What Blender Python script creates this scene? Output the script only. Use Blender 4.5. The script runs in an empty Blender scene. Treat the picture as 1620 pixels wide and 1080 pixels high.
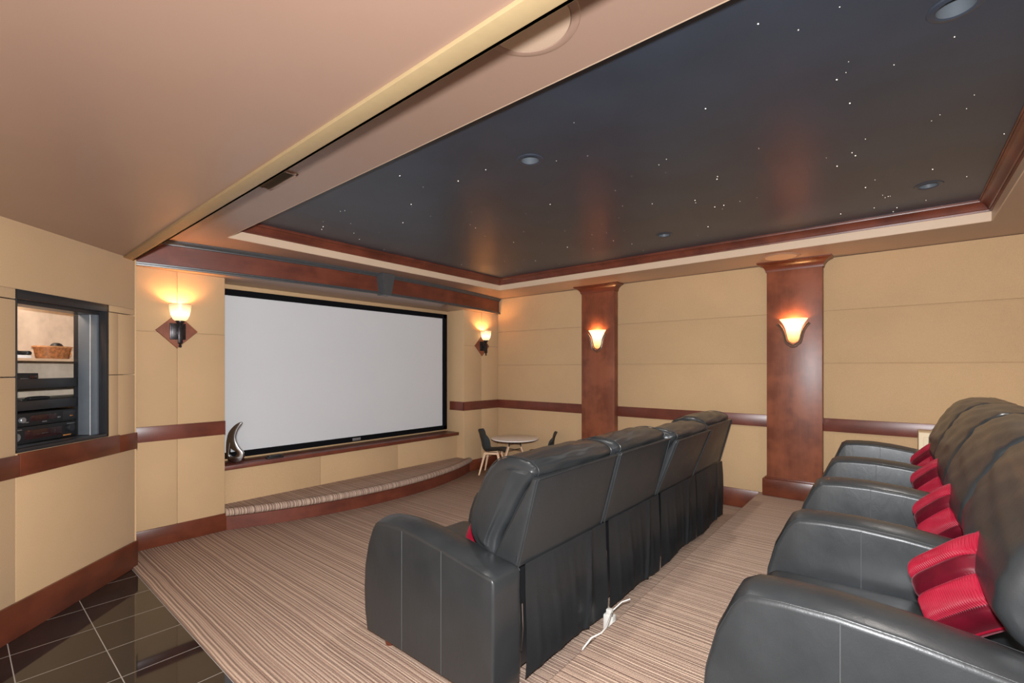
import bpy, bmesh, math, random
from mathutils import Vector, Matrix
random.seed(7)
PI = math.pi
SC = bpy.context.scene
COL = SC.collection

# ------------------------------------------------------------------ camera, world, lights, exposure
cam_d = bpy.data.cameras.new('camera')
cam_d.sensor_width = 36.0
cam_d.lens = 736.0 / 1620.0 * 36.0
cam_d.shift_y = 42.0 / 1620.0
cam_d.clip_start = 0.02
cam = bpy.data.objects.new('camera', cam_d)
COL.objects.link(cam)
cam.location = (0, 0, 1.5)
cam.rotation_euler = (PI / 2, 0, math.radians(39.7 - 90))
SC.camera = cam

world = bpy.data.worlds.new('world')
SC.world = world
world.use_nodes = True
bgn = world.node_tree.nodes['Background']
bgn.inputs[0].default_value = (1.0, 0.96, 0.93, 1)
bgn.inputs[1].default_value = 0.85

def lamp(name, kind, loc, energy, color, size=0.05, rot=None, **kw):
    d = bpy.data.lights.new(name, kind)
    d.energy = energy
    d.color = color
    if kind in ('POINT', 'SPOT'):
        d.shadow_soft_size = size
    if kind == 'AREA':
        d.size = size
    for k, v in kw.items():
        setattr(d, k, v)
    o = bpy.data.objects.new(name, d)
    COL.objects.link(o)
    o.location = loc
    if rot:
        o.rotation_euler = rot
    return o

FLASH_W = 72.0
fl = lamp('camera_flash', 'POINT', (0.0, 0.0, 1.64), 1.0, (0.96, 0.975, 1.0), 0.035)
fl.data.use_nodes = True
_nt = fl.data.node_tree
_em = _nt.nodes['Emission']
_fo = _nt.nodes.new('ShaderNodeLightFalloff')
_fo.inputs['Strength'].default_value = FLASH_W
_fo.inputs['Smooth'].default_value = 0.0
_nt.links.new(_fo.outputs['Linear'], _em.inputs['Strength'])

SC.view_settings.view_transform = 'Standard'
SC.view_settings.look = 'None'
SC.view_settings.gamma = 1.0
SC.view_settings.use_curve_mapping = False
SC.view_settings.exposure = 1.15
SC.cycles.use_denoising = True
SC.cycles.max_bounces = 8
SC.cycles.sample_clamp_indirect = 4.0

# ------------------------------------------------------------------ materials
class NT:
    def __init__(s, name):
        s.m = bpy.data.materials.new(name)
        s.m.use_nodes = True
        s.t = s.m.node_tree
        s.b = s.t.nodes['Principled BSDF']
        s._co = None
    def n(s, typ, **kw):
        nd = s.t.nodes.new(typ)
        for k, v in kw.items():
            setattr(nd, k, v)
        return nd
    def l(s, a, b):
        s.t.links.new(a, b)
    def co(s):
        if s._co is None:
            s._co = s.n('ShaderNodeTexCoord').outputs['Object']
        return s._co
    def map(s, scale=(1, 1, 1), loc=(0, 0, 0), rot=(0, 0, 0)):
        mp = s.n('ShaderNodeMapping')
        mp.inputs['Scale'].default_value = scale
        mp.inputs['Location'].default_value = loc
        mp.inputs['Rotation'].default_value = rot
        s.l(s.co(), mp.inputs['Vector'])
        return mp.outputs[0]
    def noise(s, vec, scale=5, detail=3, rough=0.5, dist=0.0):
        nz = s.n('ShaderNodeTexNoise')
        nz.inputs['Scale'].default_value = scale
        nz.inputs['Detail'].default_value = detail
        nz.inputs['Roughness'].default_value = rough
        nz.inputs['Distortion'].default_value = dist
        s.l(vec, nz.inputs['Vector'])
        return nz.outputs[0]
    def ramp(s, fac, stops, interp='LINEAR'):
        r = s.n('ShaderNodeValToRGB')
        r.color_ramp.interpolation = interp
        els = r.color_ramp.elements
        while len(els) < len(stops):
            els.new(0.5)
        for e, (p, c) in zip(els, stops):
            e.position = p
            e.color = (*c, 1)
        s.l(fac, r.inputs[0])
        return r.outputs[0]
    def mix(s, fac, a, b, mode='MIX'):
        m = s.n('ShaderNodeMix', data_type='RGBA', blend_type=mode)
        for sock, v in ((m.inputs[0], fac), (m.inputs[6], a), (m.inputs[7], b)):
            if isinstance(v, (int, float)):
                sock.default_value = v
            elif isinstance(v, tuple):
                sock.default_value = (*v, 1)
            else:
                s.l(v, sock)
        return m.outputs[2]
    def math(s, op, a, b=0.0):
        m = s.n('ShaderNodeMath', operation=op)
        for sock, v in ((m.inputs[0], a), (m.inputs[1], b)):
            if isinstance(v, (int, float)):
                sock.default_value = v
            else:
                s.l(v, sock)
        return m.outputs[0]
    def bump(s, h, strength=0.2, dist=0.01):
        b = s.n('ShaderNodeBump')
        b.inputs['Strength'].default_value = strength
        b.inputs['Distance'].default_value = dist
        s.l(h, b.inputs['Height'])
        s.l(b.outputs[0], s.b.inputs['Normal'])
    def set(s, **kw):
        for k, v in kw.items():
            k = k.replace('_', ' ')
            i = s.b.inputs[k]
            if isinstance(v, (int, float)):
                i.default_value = v
            elif isinstance(v, tuple):
                i.default_value = (*v, 1)
            else:
                s.l(v, i)
        return s

M = {}
def plain(name, col, rough=0.5, metal=0.0, spec=0.5, var=0.06, scale=20, bump=0.0):
    s = NT(name)
    nz = s.noise(s.co(), scale, 3)
    lo = tuple(c * (1 - var) for c in col)
    hi = tuple(min(1, c * (1 + var)) for c in col)
    s.set(Base_Color=s.ramp(nz, [(0.3, lo), (0.7, hi)]), Roughness=rough, Metallic=metal)
    s.b.inputs['Specular IOR Level'].default_value = spec
    if bump:
        s.bump(nz, bump, 0.004)
    M[name] = s.m
    return s

def fabric(name, col):
    s = NT(name)
    big = s.noise(s.co(), 1.6, 3, 0.6)
    c = s.ramp(big, [(0.3, tuple(x * 0.95 for x in col)), (0.7, tuple(x * 1.04 for x in col))])
    weave = s.noise(s.map((260, 260, 260)), 1.0, 2)
    c = s.mix(0.10, c, s.ramp(weave, [(0.35, (0.25, 0.17, 0.10)), (0.65, (0.75, 0.6, 0.42))]), 'MIX')
    s.set(Base_Color=c, Roughness=0.85, Sheen_Weight=0.1)
    s.b.inputs['Specular IOR Level'].default_value = 0.25
    s.bump(weave, 0.12, 0.002)
    M[name] = s.m
fabric('wall_fabric', (0.485, 0.315, 0.165))
fabric('ledge_fabric', (0.48, 0.32, 0.17))

def wood(name, dark, light, rough=0.4, stretch=(6, 6, 0.6), coat=0.12):
    s = NT(name)
    v = s.map(stretch)
    a = s.noise(v, 1.6, 6, 0.6, 0.4)
    b = s.noise(s.map(tuple(3.0 * q for q in stretch)), 6.0, 4, 0.6)
    blot = s.noise(s.co(), 3.5, 3, 0.6)
    c = s.ramp(a, [(0.25, dark), (0.75, light)])
    c = s.mix(s.math('MULTIPLY', b, 0.5), c, tuple(x * 0.55 for x in dark))
    c = s.mix(s.ramp(blot, [(0.42, (0, 0, 0)), (0.62, (0.6, 0.6, 0.6))]), c, tuple(x * 1.15 for x in light))
    s.set(Base_Color=c, Roughness=rough, Coat_Weight=coat, Coat_Roughness=0.35)
    s.b.inputs['Specular IOR Level'].default_value = 0.45
    M[name] = s.m
wood('cherry_vertical', (0.13, 0.034, 0.018), (0.26, 0.080, 0.038))
wood('cherry_horizontal_x', (0.085, 0.020, 0.012), (0.165, 0.042, 0.022), stretch=(0.6, 6, 8))
wood('cherry_horizontal_y', (0.085, 0.020, 0.012), (0.165, 0.042, 0.022), stretch=(6, 0.6, 8))
wood('rail_wood', (0.095, 0.026, 0.016), (0.16, 0.042, 0.026), rough=0.34, stretch=(0.8, 0.8, 9))
wood('base_wood', (0.080, 0.020, 0.010), (0.15, 0.036, 0.016), rough=0.3, stretch=(0.8, 0.8, 9))
wood('beech', (0.62, 0.40, 0.24), (0.74, 0.50, 0.32), rough=0.5, stretch=(10, 10, 1.5), coat=0.0)
wood('plywood', (0.62, 0.50, 0.38), (0.72, 0.60, 0.47), rough=0.6, stretch=(2, 2, 2), coat=0.0)

plain('ceiling_paint', (0.325, 0.205, 0.150), 0.33, var=0.02, scale=3)
plain('soffit_paint', (0.34, 0.220, 0.163), 0.33, var=0.02, scale=3)
plain('cream_paint', (0.60, 0.44, 0.31), 0.45, var=0.02, scale=4)
plain('edge_trim_paint', (0.38, 0.275, 0.145), 0.45, var=0.03, scale=30)
plain('navy_ceiling', (0.033, 0.043, 0.062), 0.40, var=0.12, scale=2.5)
plain('grey_trim', (0.055, 0.058, 0.062), 0.35, var=0.08)
plain('niche_grey', (0.10, 0.115, 0.13), 0.4, var=0.05)
plain('matte_black', (0.012, 0.012, 0.013), 0.5)
plain('black_velvet', (0.004, 0.004, 0.005), 0.9, spec=0.1)
plain('satin_black', (0.02, 0.02, 0.022), 0.32)
plain('screen_white', (0.56, 0.565, 0.575), 0.9, spec=0.1, var=0.01, scale=2)
plain('chrome', (0.42, 0.42, 0.43), 0.16, metal=1.0, var=0.02)
plain('pewter', (0.28, 0.20, 0.15), 0.38, metal=0.75, var=0.15, scale=40)
plain('dark_bronze', (0.045, 0.04, 0.042), 0.32, metal=0.7, var=0.2, scale=60)
plain('speaker_cloth', (0.52, 0.37, 0.26), 0.8, var=0.03, scale=200)
plain('shell_grey', (0.065, 0.075, 0.078), 0.45, var=0.03)
plain('table_white', (0.80, 0.74, 0.68), 0.18, var=0.01)
plain('steel', (0.5, 0.5, 0.5), 0.3, metal=1.0)
plain('white_plastic', (0.75, 0.73, 0.68), 0.4, var=0.02)
plain('paper', (0.85, 0.85, 0.83), 0.7, var=0.01)
plain('cream_cabinet', (0.72, 0.58, 0.38), 0.5, var=0.02)
plain('wicker', (0.55, 0.24, 0.09), 0.6, var=0.35, scale=60, bump=0.6)
plain('display_glass', (0.03, 0.012, 0.012), 0.1)
plain('button_grey', (0.25, 0.25, 0.26), 0.35, metal=0.5)
plain('amber_mark', (0.45, 0.18, 0.05), 0.5)
plain('foot_wood', (0.12, 0.03, 0.015), 0.35)
plain('leather_thread', (0.10, 0.105, 0.11), 0.35)

def leather(name, col, rough):
    s = NT(name)
    v = s.co()
    big = s.noise(v, 4.0, 4, 0.6)
    wr = s.noise(s.map((7, 7, 3.0)), 2.2, 5, 0.62, 0.8)
    fine = s.n('ShaderNodeTexVoronoi')
    fine.inputs['Scale'].default_value = 260
    s.l(v, fine.inputs['Vector'])
    c = s.ramp(big, [(0.25, tuple(x * 0.85 for x in col)), (0.8, tuple(x * 1.2 for x in col))])
    r = s.ramp(big, [(0.3, (rough - 0.06,) * 3), (0.7, (rough + 0.07,) * 3)])
    s.set(Base_Color=c, Roughness=r)
    s.b.inputs['Specular IOR Level'].default_value = 0.5
    h = s.math('ADD', s.math('MULTIPLY', wr, 1.0), s.math('MULTIPLY', fine.outputs[0], 0.07))
    s.bump(h, 0.12, 0.010)
    M[name] = s.m
leather('leather', (0.031, 0.0345, 0.037), 0.34)

leather('leather_brightened', (0.055, 0.060, 0.064), 0.34)  # same leather, brightened in colour because the back skirts render too dark

def glow(name, col, strength, base=(0.9, 0.8, 0.6)):
    s = NT(name)
    s.set(Base_Color=base, Roughness=0.4)
    s.b.inputs['Emission Color'].default_value = (*col, 1)
    s.b.inputs['Emission Strength'].default_value = strength
    # hotter around the bulb: brighter by height inside the shade
    M[name] = s.m
    return s
def shade_glow(name, zc, w, s_hot, s_cool):
    s = NT(name)
    s.set(Base_Color=(0.55, 0.42, 0.26), Roughness=0.35)
    sep = s.n('ShaderNodeSeparateXYZ')
    s.l(s.co(), sep.inputs[0])
    d = s.math('ABSOLUTE', s.math('SUBTRACT', sep.outputs[2], zc))
    f = s.math('DIVIDE', d, w)
    c = s.ramp(f, [(0.0, (1.0, 0.80, 0.50)), (0.55, (1.0, 0.70, 0.36)), (1.0, (1.0, 0.50, 0.17))])
    st = s.n('ShaderNodeMapRange')
    st.inputs[3].default_value = s_hot
    st.inputs[4].default_value = s_cool
    s.l(f, st.inputs[0])
    s.l(c, s.b.inputs['Emission Color'])
    s.l(st.outputs[0], s.b.inputs['Emission Strength'])
    M[name] = s.m
shade_glow('torch_shade', 0.055, 0.085, 0.85, 0.26)
shade_glow('tulip_shade', 0.17, 0.15, 0.85, 0.26)
glow('star_glow', (1.0, 0.9, 0.75), 2.2)

def carpet(name, stops):
    s = NT(name)
    sep = s.n('ShaderNodeSeparateXYZ')
    # slight waviness of the rows
    wob = s.noise(s.map((1.5, 1.2, 1.5)), 1.0, 2)
    s.l(s.co(), sep.inputs[0])
    x = s.math('ADD', sep.outputs[0], s.math('MULTIPLY', wob, 0.03))
    comb = s.n('ShaderNodeCombineXYZ')
    s.l(x, comb.inputs[0])
    def strip(scale):
        nz = s.n('ShaderNodeTexNoise')
        nz.noise_dimensions = '1D'
        nz.inputs['Scale'].default_value = scale
        nz.inputs['Detail'].default_value = 1.0
        s.l(x, nz.inputs['W'])
        return nz.outputs[0]
    a = strip(72)
    b = strip(17)
    ph = s.math('ADD', s.math('MULTIPLY', x, 2 * PI / 0.0185), s.math('MULTIPLY', b, 9.0))
    v = s.math('ADD', s.math('MULTIPLY', a, 0.72), s.math('ADD', s.math('MULTIPLY', s.math('SINE', ph), 0.11), 0.15))
    c = s.ramp(v, stops)
    c = s.mix(0.25, c, s.ramp(b, [(0.3, (0.38, 0.27, 0.22)), (0.7, (0.68, 0.52, 0.41))]))
    # loop pile: rows of small tufts
    wv = s.math('SINE', s.math('MULTIPLY', sep.outputs[1], 2 * PI / 0.013))
    wx = s.math('SINE', s.math('MULTIPLY', x, 2 * PI / 0.0125))
    tuft = s.math('MULTIPLY', wx, s.math('ADD', s.math('MULTIPLY', wv, 0.5), 0.5))
    soil = s.noise(s.co(), 1.1, 4, 0.6)
    fz = s.noise(s.map((180, 180, 180)), 1.0, 3)
    c = s.mix(s.math('MULTIPLY', s.math('ADD', tuft, 1.0), 0.20), c, (0.20, 0.12, 0.09))
    c = s.mix(s.ramp(soil, [(0.5, (0, 0, 0)), (0.8, (0.35, 0.35, 0.35))]), c, (0.26, 0.18, 0.155))
    c = s.mix(0.22, c, s.ramp(fz, [(0.3, (0.18, 0.12, 0.09)), (0.7, (0.7, 0.52, 0.42))]))
    s.set(Base_Color=c, Roughness=0.95)
    s.b.inputs['Specular IOR Level'].default_value = 0.1
    h = s.math('ADD', s.math('MULTIPLY', a, 1.2), s.math('ADD', s.math('MULTIPLY', tuft, -0.35), fz))
    s.bump(h, 0.6, 0.006)
    M[name] = s.m
carpet('carpet', [(0.37, (0.085, 0.045, 0.030)), (0.45, (0.32, 0.205, 0.145)), (0.54, (0.50, 0.36, 0.265)), (0.64, (0.74, 0.565, 0.42))])
# where the pile bends over the step the grooves between rows open and show the dark backing
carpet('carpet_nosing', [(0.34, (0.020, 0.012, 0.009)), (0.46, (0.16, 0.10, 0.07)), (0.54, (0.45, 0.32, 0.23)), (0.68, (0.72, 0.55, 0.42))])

def tile():
    s = NT('black_tile')
    sep = s.n('ShaderNodeSeparateXYZ')
    s.l(s.co(), sep.inputs[0])
    def line(o, off):
        v = s.math('MODULO', s.math('ADD', o, off + 10 * 0.335), 0.335)
        d = s.math('MINIMUM', v, s.math('SUBTRACT', 0.335, v))
        return s.math('LESS_THAN', d, 0.0022)
    g = s.math('MAXIMUM', line(sep.outputs[0], -0.53 + 0.335 * 3), line(sep.outputs[1], -2.92 + 0.335 * 9))
    nz = s.noise(s.co(), 14, 4)
    c = s.mix(g, s.ramp(nz, [(0.3, (0.010, 0.009, 0.009)), (0.7, (0.018, 0.016, 0.015))]), (0.34, 0.31, 0.28))
    s.set(Base_Color=c, Roughness=s.math('ADD', s.math('MULTIPLY', g, 0.5), 0.045))
    s.b.inputs['Specular IOR Level'].default_value = 0.9
    M['black_tile'] = s.m
tile()

def velvet(name, lo, hi):
    s = NT(name)
    nz = s.noise(s.map((5, 5, 5)), 1.5, 3, 0.6, 0.5)
    s.set(Base_Color=s.ramp(nz, [(0.3, lo), (0.7, hi)]), Roughness=0.5, Sheen_Weight=0.25)
    s.b.inputs['Sheen Tint'].default_value = (1.0, 0.35, 0.42, 1)
    s.b.inputs['Sheen Roughness'].default_value = 0.35
    s.b.inputs['Specular IOR Level'].default_value = 0.25
    s.bump(s.noise(s.co(), 90, 3), 0.15, 0.003)
    M[name] = s.m
velvet('crimson_velvet', (0.07, 0.002, 0.008), (0.14, 0.004, 0.014))
velvet('crimson_pleat', (0.24, 0.004, 0.018), (0.34, 0.008, 0.030))  # velvet sheen on the pleats is put into this brighter base colour

# ------------------------------------------------------------------ mesh helpers
def link_mesh(name, bm, mat, parent=None, smooth=True, angle=35, mw=None):
    me = bpy.data.meshes.new(name)
    bmesh.ops.recalc_face_normals(bm, faces=bm.faces[:])
    bm.to_mesh(me)
    bm.free()
    if smooth:
        me.polygons.foreach_set('use_smooth', [True] * len(me.polygons))
        me.set_sharp_from_angle(angle=math.radians(angle))
    mats = mat if isinstance(mat, (list, tuple)) else [mat]
    for m in mats:
        me.materials.append(M[m])
    o = bpy.data.objects.new(name, me)
    COL.objects.link(o)
    if parent is not None:
        o.parent = parent
    if mw is not None:
        o.matrix_local = mw
    return o

def empty(name, loc=(0, 0, 0), rz=0.0):
    o = bpy.data.objects.new(name, None)
    COL.objects.link(o)
    o.empty_display_size = 0.1
    o.location = loc
    o.rotation_euler = (0, 0, rz)
    return o

def tag(o, label=None, cat=None, group=None, kind=None):
    if label: o['label'] = label
    if cat: o['category'] = cat
    if group: o['group'] = group
    if kind: o['kind'] = kind
    return o

def struct(o, label=None):
    o['kind'] = 'structure'
    if label: o['label'] = label
    return o

def box(bm, x0, x1, y0, y1, z0, z1, mat=None, bev=0.0, seg=2):
    """adds an axis-aligned box, optionally with bevelled edges"""
    b = bmesh.new()
    bmesh.ops.create_cube(b, size=1.0)
    for v in b.verts:
        v.co = Vector(((v.co.x + .5) * (x1 - x0) + x0, (v.co.y + .5) * (y1 - y0) + y0, (v.co.z + .5) * (z1 - z0) + z0))
    if bev > 0:
        bmesh.ops.bevel(b, geom=b.edges[:], offset=bev, segments=seg, profile=0.5, affect='EDGES')
    if mat is not None:
        bmesh.ops.transform(b, matrix=mat, verts=b.verts[:])
    merge(bm, b)

def merge(bm, b, mi=None):
    me = bpy.data.meshes.new('tmp')
    if mi is not None:
        for f in b.faces:
            f.material_index = mi
    b.to_mesh(me)
    b.free()
    bm.from_mesh(me)
    bpy.data.meshes.remove(me)

def boxes(name, rects, mat, parent=None, bev=0.004, seg=2, mw=None):
    bm = bmesh.new()
    for r in rects:
        box(bm, *r, bev=bev, seg=seg)
    return link_mesh(name, bm, mat, parent, mw=mw)

def tube(bm, pts, r, n=8, closed=False, caps=True):
    """sweeps a circle (radius number or list) along points"""
    pts = [Vector(p) for p in pts]
    m = len(pts)
    rings = []
    prev = None
    for i, p in enumerate(pts):
        if closed:
            t = pts[(i + 1) % m] - pts[i - 1]
        else:
            t = pts[min(i + 1, m - 1)] - pts[max(i - 1, 0)]
        t.normalize()
        if prev is None:
            a = Vector((0, 0, 1)) if abs(t.z) < 0.9 else Vector((1, 0, 0))
            u = t.cross(a).normalized()
        else:
            u = (prev - t * prev.dot(t)).normalized()
        prev = u
        w = t.cross(u)
        rr = r[i] if isinstance(r, (list, tuple)) else r
        rings.append([bm.verts.new(p + (u * math.cos(2 * PI * k / n) + w * math.sin(2 * PI * k / n)) * rr) for k in range(n)])
    for i in range(m if closed else m - 1):
        A, B = rings[i], rings[(i + 1) % m]
        for k in range(n):
            bm.faces.new((A[k], A[(k + 1) % n], B[(k + 1) % n], B[k]))
    if caps and not closed:
        bm.faces.new(rings[0][::-1])
        bm.faces.new(rings[-1])

def lathe(bm, prof, n=32, center=(0, 0, 0), a0=0.0, a1=2 * PI, cap=False):
    full = abs(a1 - a0 - 2 * PI) < 1e-6
    cx, cy, cz = center
    cols = []
    cnt = n if full else n + 1
    for k in range(cnt):
        a = a0 + (a1 - a0) * k / n
        cols.append([bm.verts.new((cx + r * math.cos(a), cy + r * math.sin(a), cz + z)) for r, z in prof])
    for k in range(n):
        A, B = cols[k], cols[(k + 1) % cnt]
        for i in range(len(prof) - 1):
            try:
                bm.faces.new((A[i], B[i], B[i + 1], A[i + 1]))
            except ValueError:
                pass
    if cap:
        bmesh.ops.remove_doubles(bm, verts=bm.verts[:], dist=1e-5)

def prism(bm, poly, z0, z1):
    a = [bm.verts.new((x, y, z0)) for x, y in poly]
    b = [bm.verts.new((x, y, z1)) for x, y in poly]
    bm.faces.new(a[::-1])
    bm.faces.new(b)
    n = len(poly)
    for i in range(n):
        bm.faces.new((a[i], a[(i + 1) % n], b[(i + 1) % n], b[i]))

def filled(name, loops, mat, thick=0.0, bevel=0.0, parent=None, mw=None, res=1):
    """flat shape with holes, from closed 2D loops, turned into a mesh"""
    cu = bpy.data.curves.new('tmp', 'CURVE')
    cu.dimensions = '2D'
    cu.fill_mode = 'BOTH'
    cu.extrude = thick / 2
    cu.bevel_depth = bevel
    cu.bevel_resolution = 2
    for lp in loops:
        sp = cu.splines.new('POLY')
        sp.points.add(len(lp) - 1)
        for p, (x, y) in zip(sp.points, lp):
            p.co = (x, y, 0, 1)
        sp.use_cyclic_u = True
    oc = bpy.data.objects.new('tmp', cu)
    COL.objects.link(oc)
    dg = bpy.context.evaluated_depsgraph_get()
    me = bpy.data.meshes.new_from_object(oc.evaluated_get(dg))
    bpy.data.objects.remove(oc)
    bpy.data.curves.remove(cu)
    bm = bmesh.new()
    bm.from_mesh(me)
    bpy.data.meshes.remove(me)
    bmesh.ops.remove_doubles(bm, verts=bm.verts[:], dist=1e-5)
    return link_mesh(name, bm, mat, parent, mw=mw)

def puffy(bm, x0, x1, y0, y1, z0, z1, r=0.04, puff=(0, 0, 0), n=14, wr=0.0, seed=0, warp=None):
    """rounded cushion block: cube grid mapped onto a rounded box whose faces bulge"""
    b = bmesh.new()
    bmesh.ops.create_cube(b, size=2.0)
    bmesh.ops.subdivide_edges(b, edges=b.edges[:], cuts=n, use_grid_fill=True)
    c = Vector(((x0 + x1) / 2, (y0 + y1) / 2, (z0 + z1) / 2))
    h = Vector(((x1 - x0) / 2, (y1 - y0) / 2, (z1 - z0) / 2))
    rnd = random.Random(seed)
    ph = [rnd.uniform(0, 6.28) for _ in range(6)]
    for v in b.verts:
        u = v.co.copy()
        # denser toward the edges
        u = Vector([math.copysign(abs(q) ** 0.75, q) for q in u])
        p = Vector((u.x * h.x, u.y * h.y, u.z * h.z))
        q = Vector([max(-h[i] + r, min(h[i] - r, p[i])) for i in range(3)])
        d = p - q
        if d.length > 1e-9:
            p = q + d.normalized() * r
        for i in range(3):
            j, k = (i + 1) % 3, (i + 2) % 3
            f = (1 - min(1, abs(u[j])) ** 2.5) * (1 - min(1, abs(u[k])) ** 2.5)
            p[i] += math.copysign(1, u[i]) * puff[i] * f * min(1.0, abs(u[i]) ** 3)
        if wr:
            w = math.sin(u.x * 9 + ph[0] + 2 * math.sin(u.z * 5 + ph[1])) * math.sin(u.y * 7 + ph[2]) + 0.6 * math.sin(u.z * 17 + u.x * 6 + ph[3])
            p += Vector((0, 0, 1)) * wr * w * 0.5 + Vector((0, 1, 0)) * wr * 0.4 * w
        p += c
        if warp:
            p = warp(p)
        v.co = p
    merge(bm, b)

def smooth_closed(pts, sub=6):
    """Catmull-Rom through closed 2D points"""
    out = []
    n = len(pts)
    for i in range(n):
        p0, p1, p2, p3 = [Vector(pts[(i + k) % n]) for k in (-1, 0, 1, 2)]
        for s in range(sub):
            t = s / sub
            out.append(0.5 * ((2 * p1) + (p2 - p0) * t + (2 * p0 - 5 * p1 + 4 * p2 - p3) * t * t + (3 * p1 - p0 - 3 * p2 + p3) * t ** 3))
    return out

def loft_x(bm, prof, x0, x1, n=14, er=0.03, crown=None, wr=0.0, seed=0, endpow=2.0, spine=None):
    """extrude a closed (y,z) profile along x with rounded ends; crown(i) pushes the middle outward"""
    m = len(prof)
    P = [Vector(p) for p in prof]
    area = sum(P[i].x * P[(i + 1) % m].y - P[(i + 1) % m].x * P[i].y for i in range(m))
    sg = 1 if area > 0 else -1
    nr = []
    for i in range(m):
        t = (P[(i + 1) % m] - P[i - 1])
        t.normalize()
        nr.append(Vector((t.y, -t.x)) * sg)
    rnd = random.Random(seed)
    ph = [rnd.uniform(0, 6.28) for _ in range(6)]
    ts = []
    L = x1 - x0
    k = 5
    for i in range(k):
        ts.append(er * (1 - math.cos(PI / 2 * i / k)))
    for i in range(n + 1):
        ts.append(er + (L - 2 * er) * i / n)
    for i in range(k - 1, -1, -1):
        ts.append(L - er * (1 - math.cos(PI / 2 * i / k)))
    rings = []
    for t in ts:
        d = min(t, L - t)
        ins = 0.0 if d >= er else er * (1 - math.sqrt(max(0, 1 - ((er - d) / er) ** endpow)))
        s = 2 * t / L - 1
        cr = 1 - abs(s) ** endpow
        ring = []
        for i in range(m):
            off = -ins + (crown(P[i]) * cr if crown else 0)
            if wr:
                a = i / m * 2 * PI
                off += wr * (math.sin(9 * a + ph[0] + 3 * s) * math.sin(7 * s + ph[1]) + 0.7 * math.sin(17 * a + 5 * s * math.sin(ph[2] + a) + ph[3])) * min(1, d / er)
            q = P[i] + nr[i] * off
            ring.append(bm.verts.new((x0 + t, q.x, q.y)))
        rings.append(ring)
    for A, B in zip(rings, rings[1:]):
        for i in range(m):
            bm.faces.new((A[i], A[(i + 1) % m], B[(i + 1) % m], B[i]))
    if spine:
        # the two end faces close over a line inside the profile, puffing slightly outward
        a, b = Vector(spine[0]), Vector(spine[1])
        for ring, sgn in ((rings[0], -1), (rings[-1], 1)):
            prev = ring
            for kf, ox in ((0.2, 0.004), (0.45, 0.011), (0.72, 0.016), (1.0, 0.018)):
                nx_ = []
                for i, v0 in enumerate(ring):
                    p = Vector((v0.co.y, v0.co.z))
                    u = max(0, min(1, (p - a).dot(b - a) / (b - a).length_squared))
                    q = a + (b - a) * u
                    w = p + (q - p) * kf
                    nx_.append(bm.verts.new((v0.co.x + sgn * ox, w.x, w.y)))
                for i in range(m):
                    j = (i + 1) % m
                    bm.faces.new((prev[i], prev[j], nx_[j], nx_[i]))
                prev = nx_
        bmesh.ops.remove_doubles(bm, verts=bm.verts[:], dist=2e-4)
        return rings
    bm.faces.new(rings[0][::-1])
    bm.faces.new(rings[-1])
    bmesh.ops.triangulate(bm, faces=[f for f in bm.faces if len(f.verts) > 4])
    return rings

def copy_tree(o, parent=None):
    c = o.copy()
    COL.objects.link(c)
    if parent is not None:
        c.parent = parent
    for ch in list(o.children):
        copy_tree(ch, c)
    return c

# ------------------------------------------------------------------ room dimensions (metres)
YF, XR = 4.80, 5.44            # screen wall, right wall
XL, YB = 0.87, -1.6            # carpet edge, rear wall
ZC = 2.57                      # soffit height
ZT = 2.72                      # starry tray ceiling
ZL = 2.325                     # lower ceiling over the entry
R0, R1 = 0.887, 1.013          # chair rail

# ------------------------------------------------------------------ floors
o = boxes('floor', [(XL, XR, YB, YF + 0.02, -0.12, 0.0)], 'carpet', bev=0.006)
struct(o, 'striped brown loop carpet')
o = boxes('floor_tile', [(-2.6, XL - 0.002, -2.6, 4.9, -0.12, -0.010)], 'black_tile', bev=0.0)
struct(o, 'polished black floor tiles with pale grout')
o = boxes('floor_riser', [(1.30, XR, YB, 1.13, 0.001, 0.20)], 'carpet', bev=0.018, seg=4)
struct(o, 'carpeted riser under the back row')

# ------------------------------------------------------------------ right wall
G = 0.0025
def seg_panels(y0, y1, zs):
    return [(XR, XR + 0.06, y0 + G, y1 - G, a + G, b - G) for a, b in zip(zs, zs[1:])]
rs = []
for y0, y1 in ((3.20, YF), (1.00, 2.79), (YB, 0.60)):
    rs += seg_panels(y0, y1, (0.15, 0.95, 1.545, 2.055, ZC + 0.0))
o = boxes('wall_right', rs + [(XR + 0.01, XR + 0.1, YB, YF + 0.4, 0, ZC)], 'wall_fabric', bev=0.005)
struct(o, 'tan fabric panel wall')
o = boxes('trim_1', [(XR - 0.014, XR + 0.005, y0, y1, R0, R1) for y0, y1 in ((3.21, YF - 0.012), (1.01, 2.78), (YB, 0.59))], 'rail_wood', bev=0.003)
struct(o, 'dark wood chair rail on right wall')
o = boxes('baseboard_right', [(XR - 0.016, XR + 0.005, 3.20, YF - 0.016, 0, 0.165), (XR - 0.016, XR + 0.005, 1.131, 2.79, 0, 0.198)], 'base_wood', bev=0.003)
struct(o)
o = boxes('wall_back', [(XL + 0.02, XR + 0.1, YB - 0.08, YB, 0, ZC)], 'wall_fabric', bev=0.0)
struct(o)

# ------------------------------------------------------------------ front wall
rc = []
# left of the screen
for a, b in ((0.90, 1.245), (1.245, 1.62)):
    rc += [(a + G, b - G, YF, YF + 0.05, 0.14, 0.95), (a + G, b - G, YF, YF + 0.05, 0.95, 1.805 - G), (a + G, b - G, YF, YF + 0.05, 1.805 + G, 2.335)]
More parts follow.
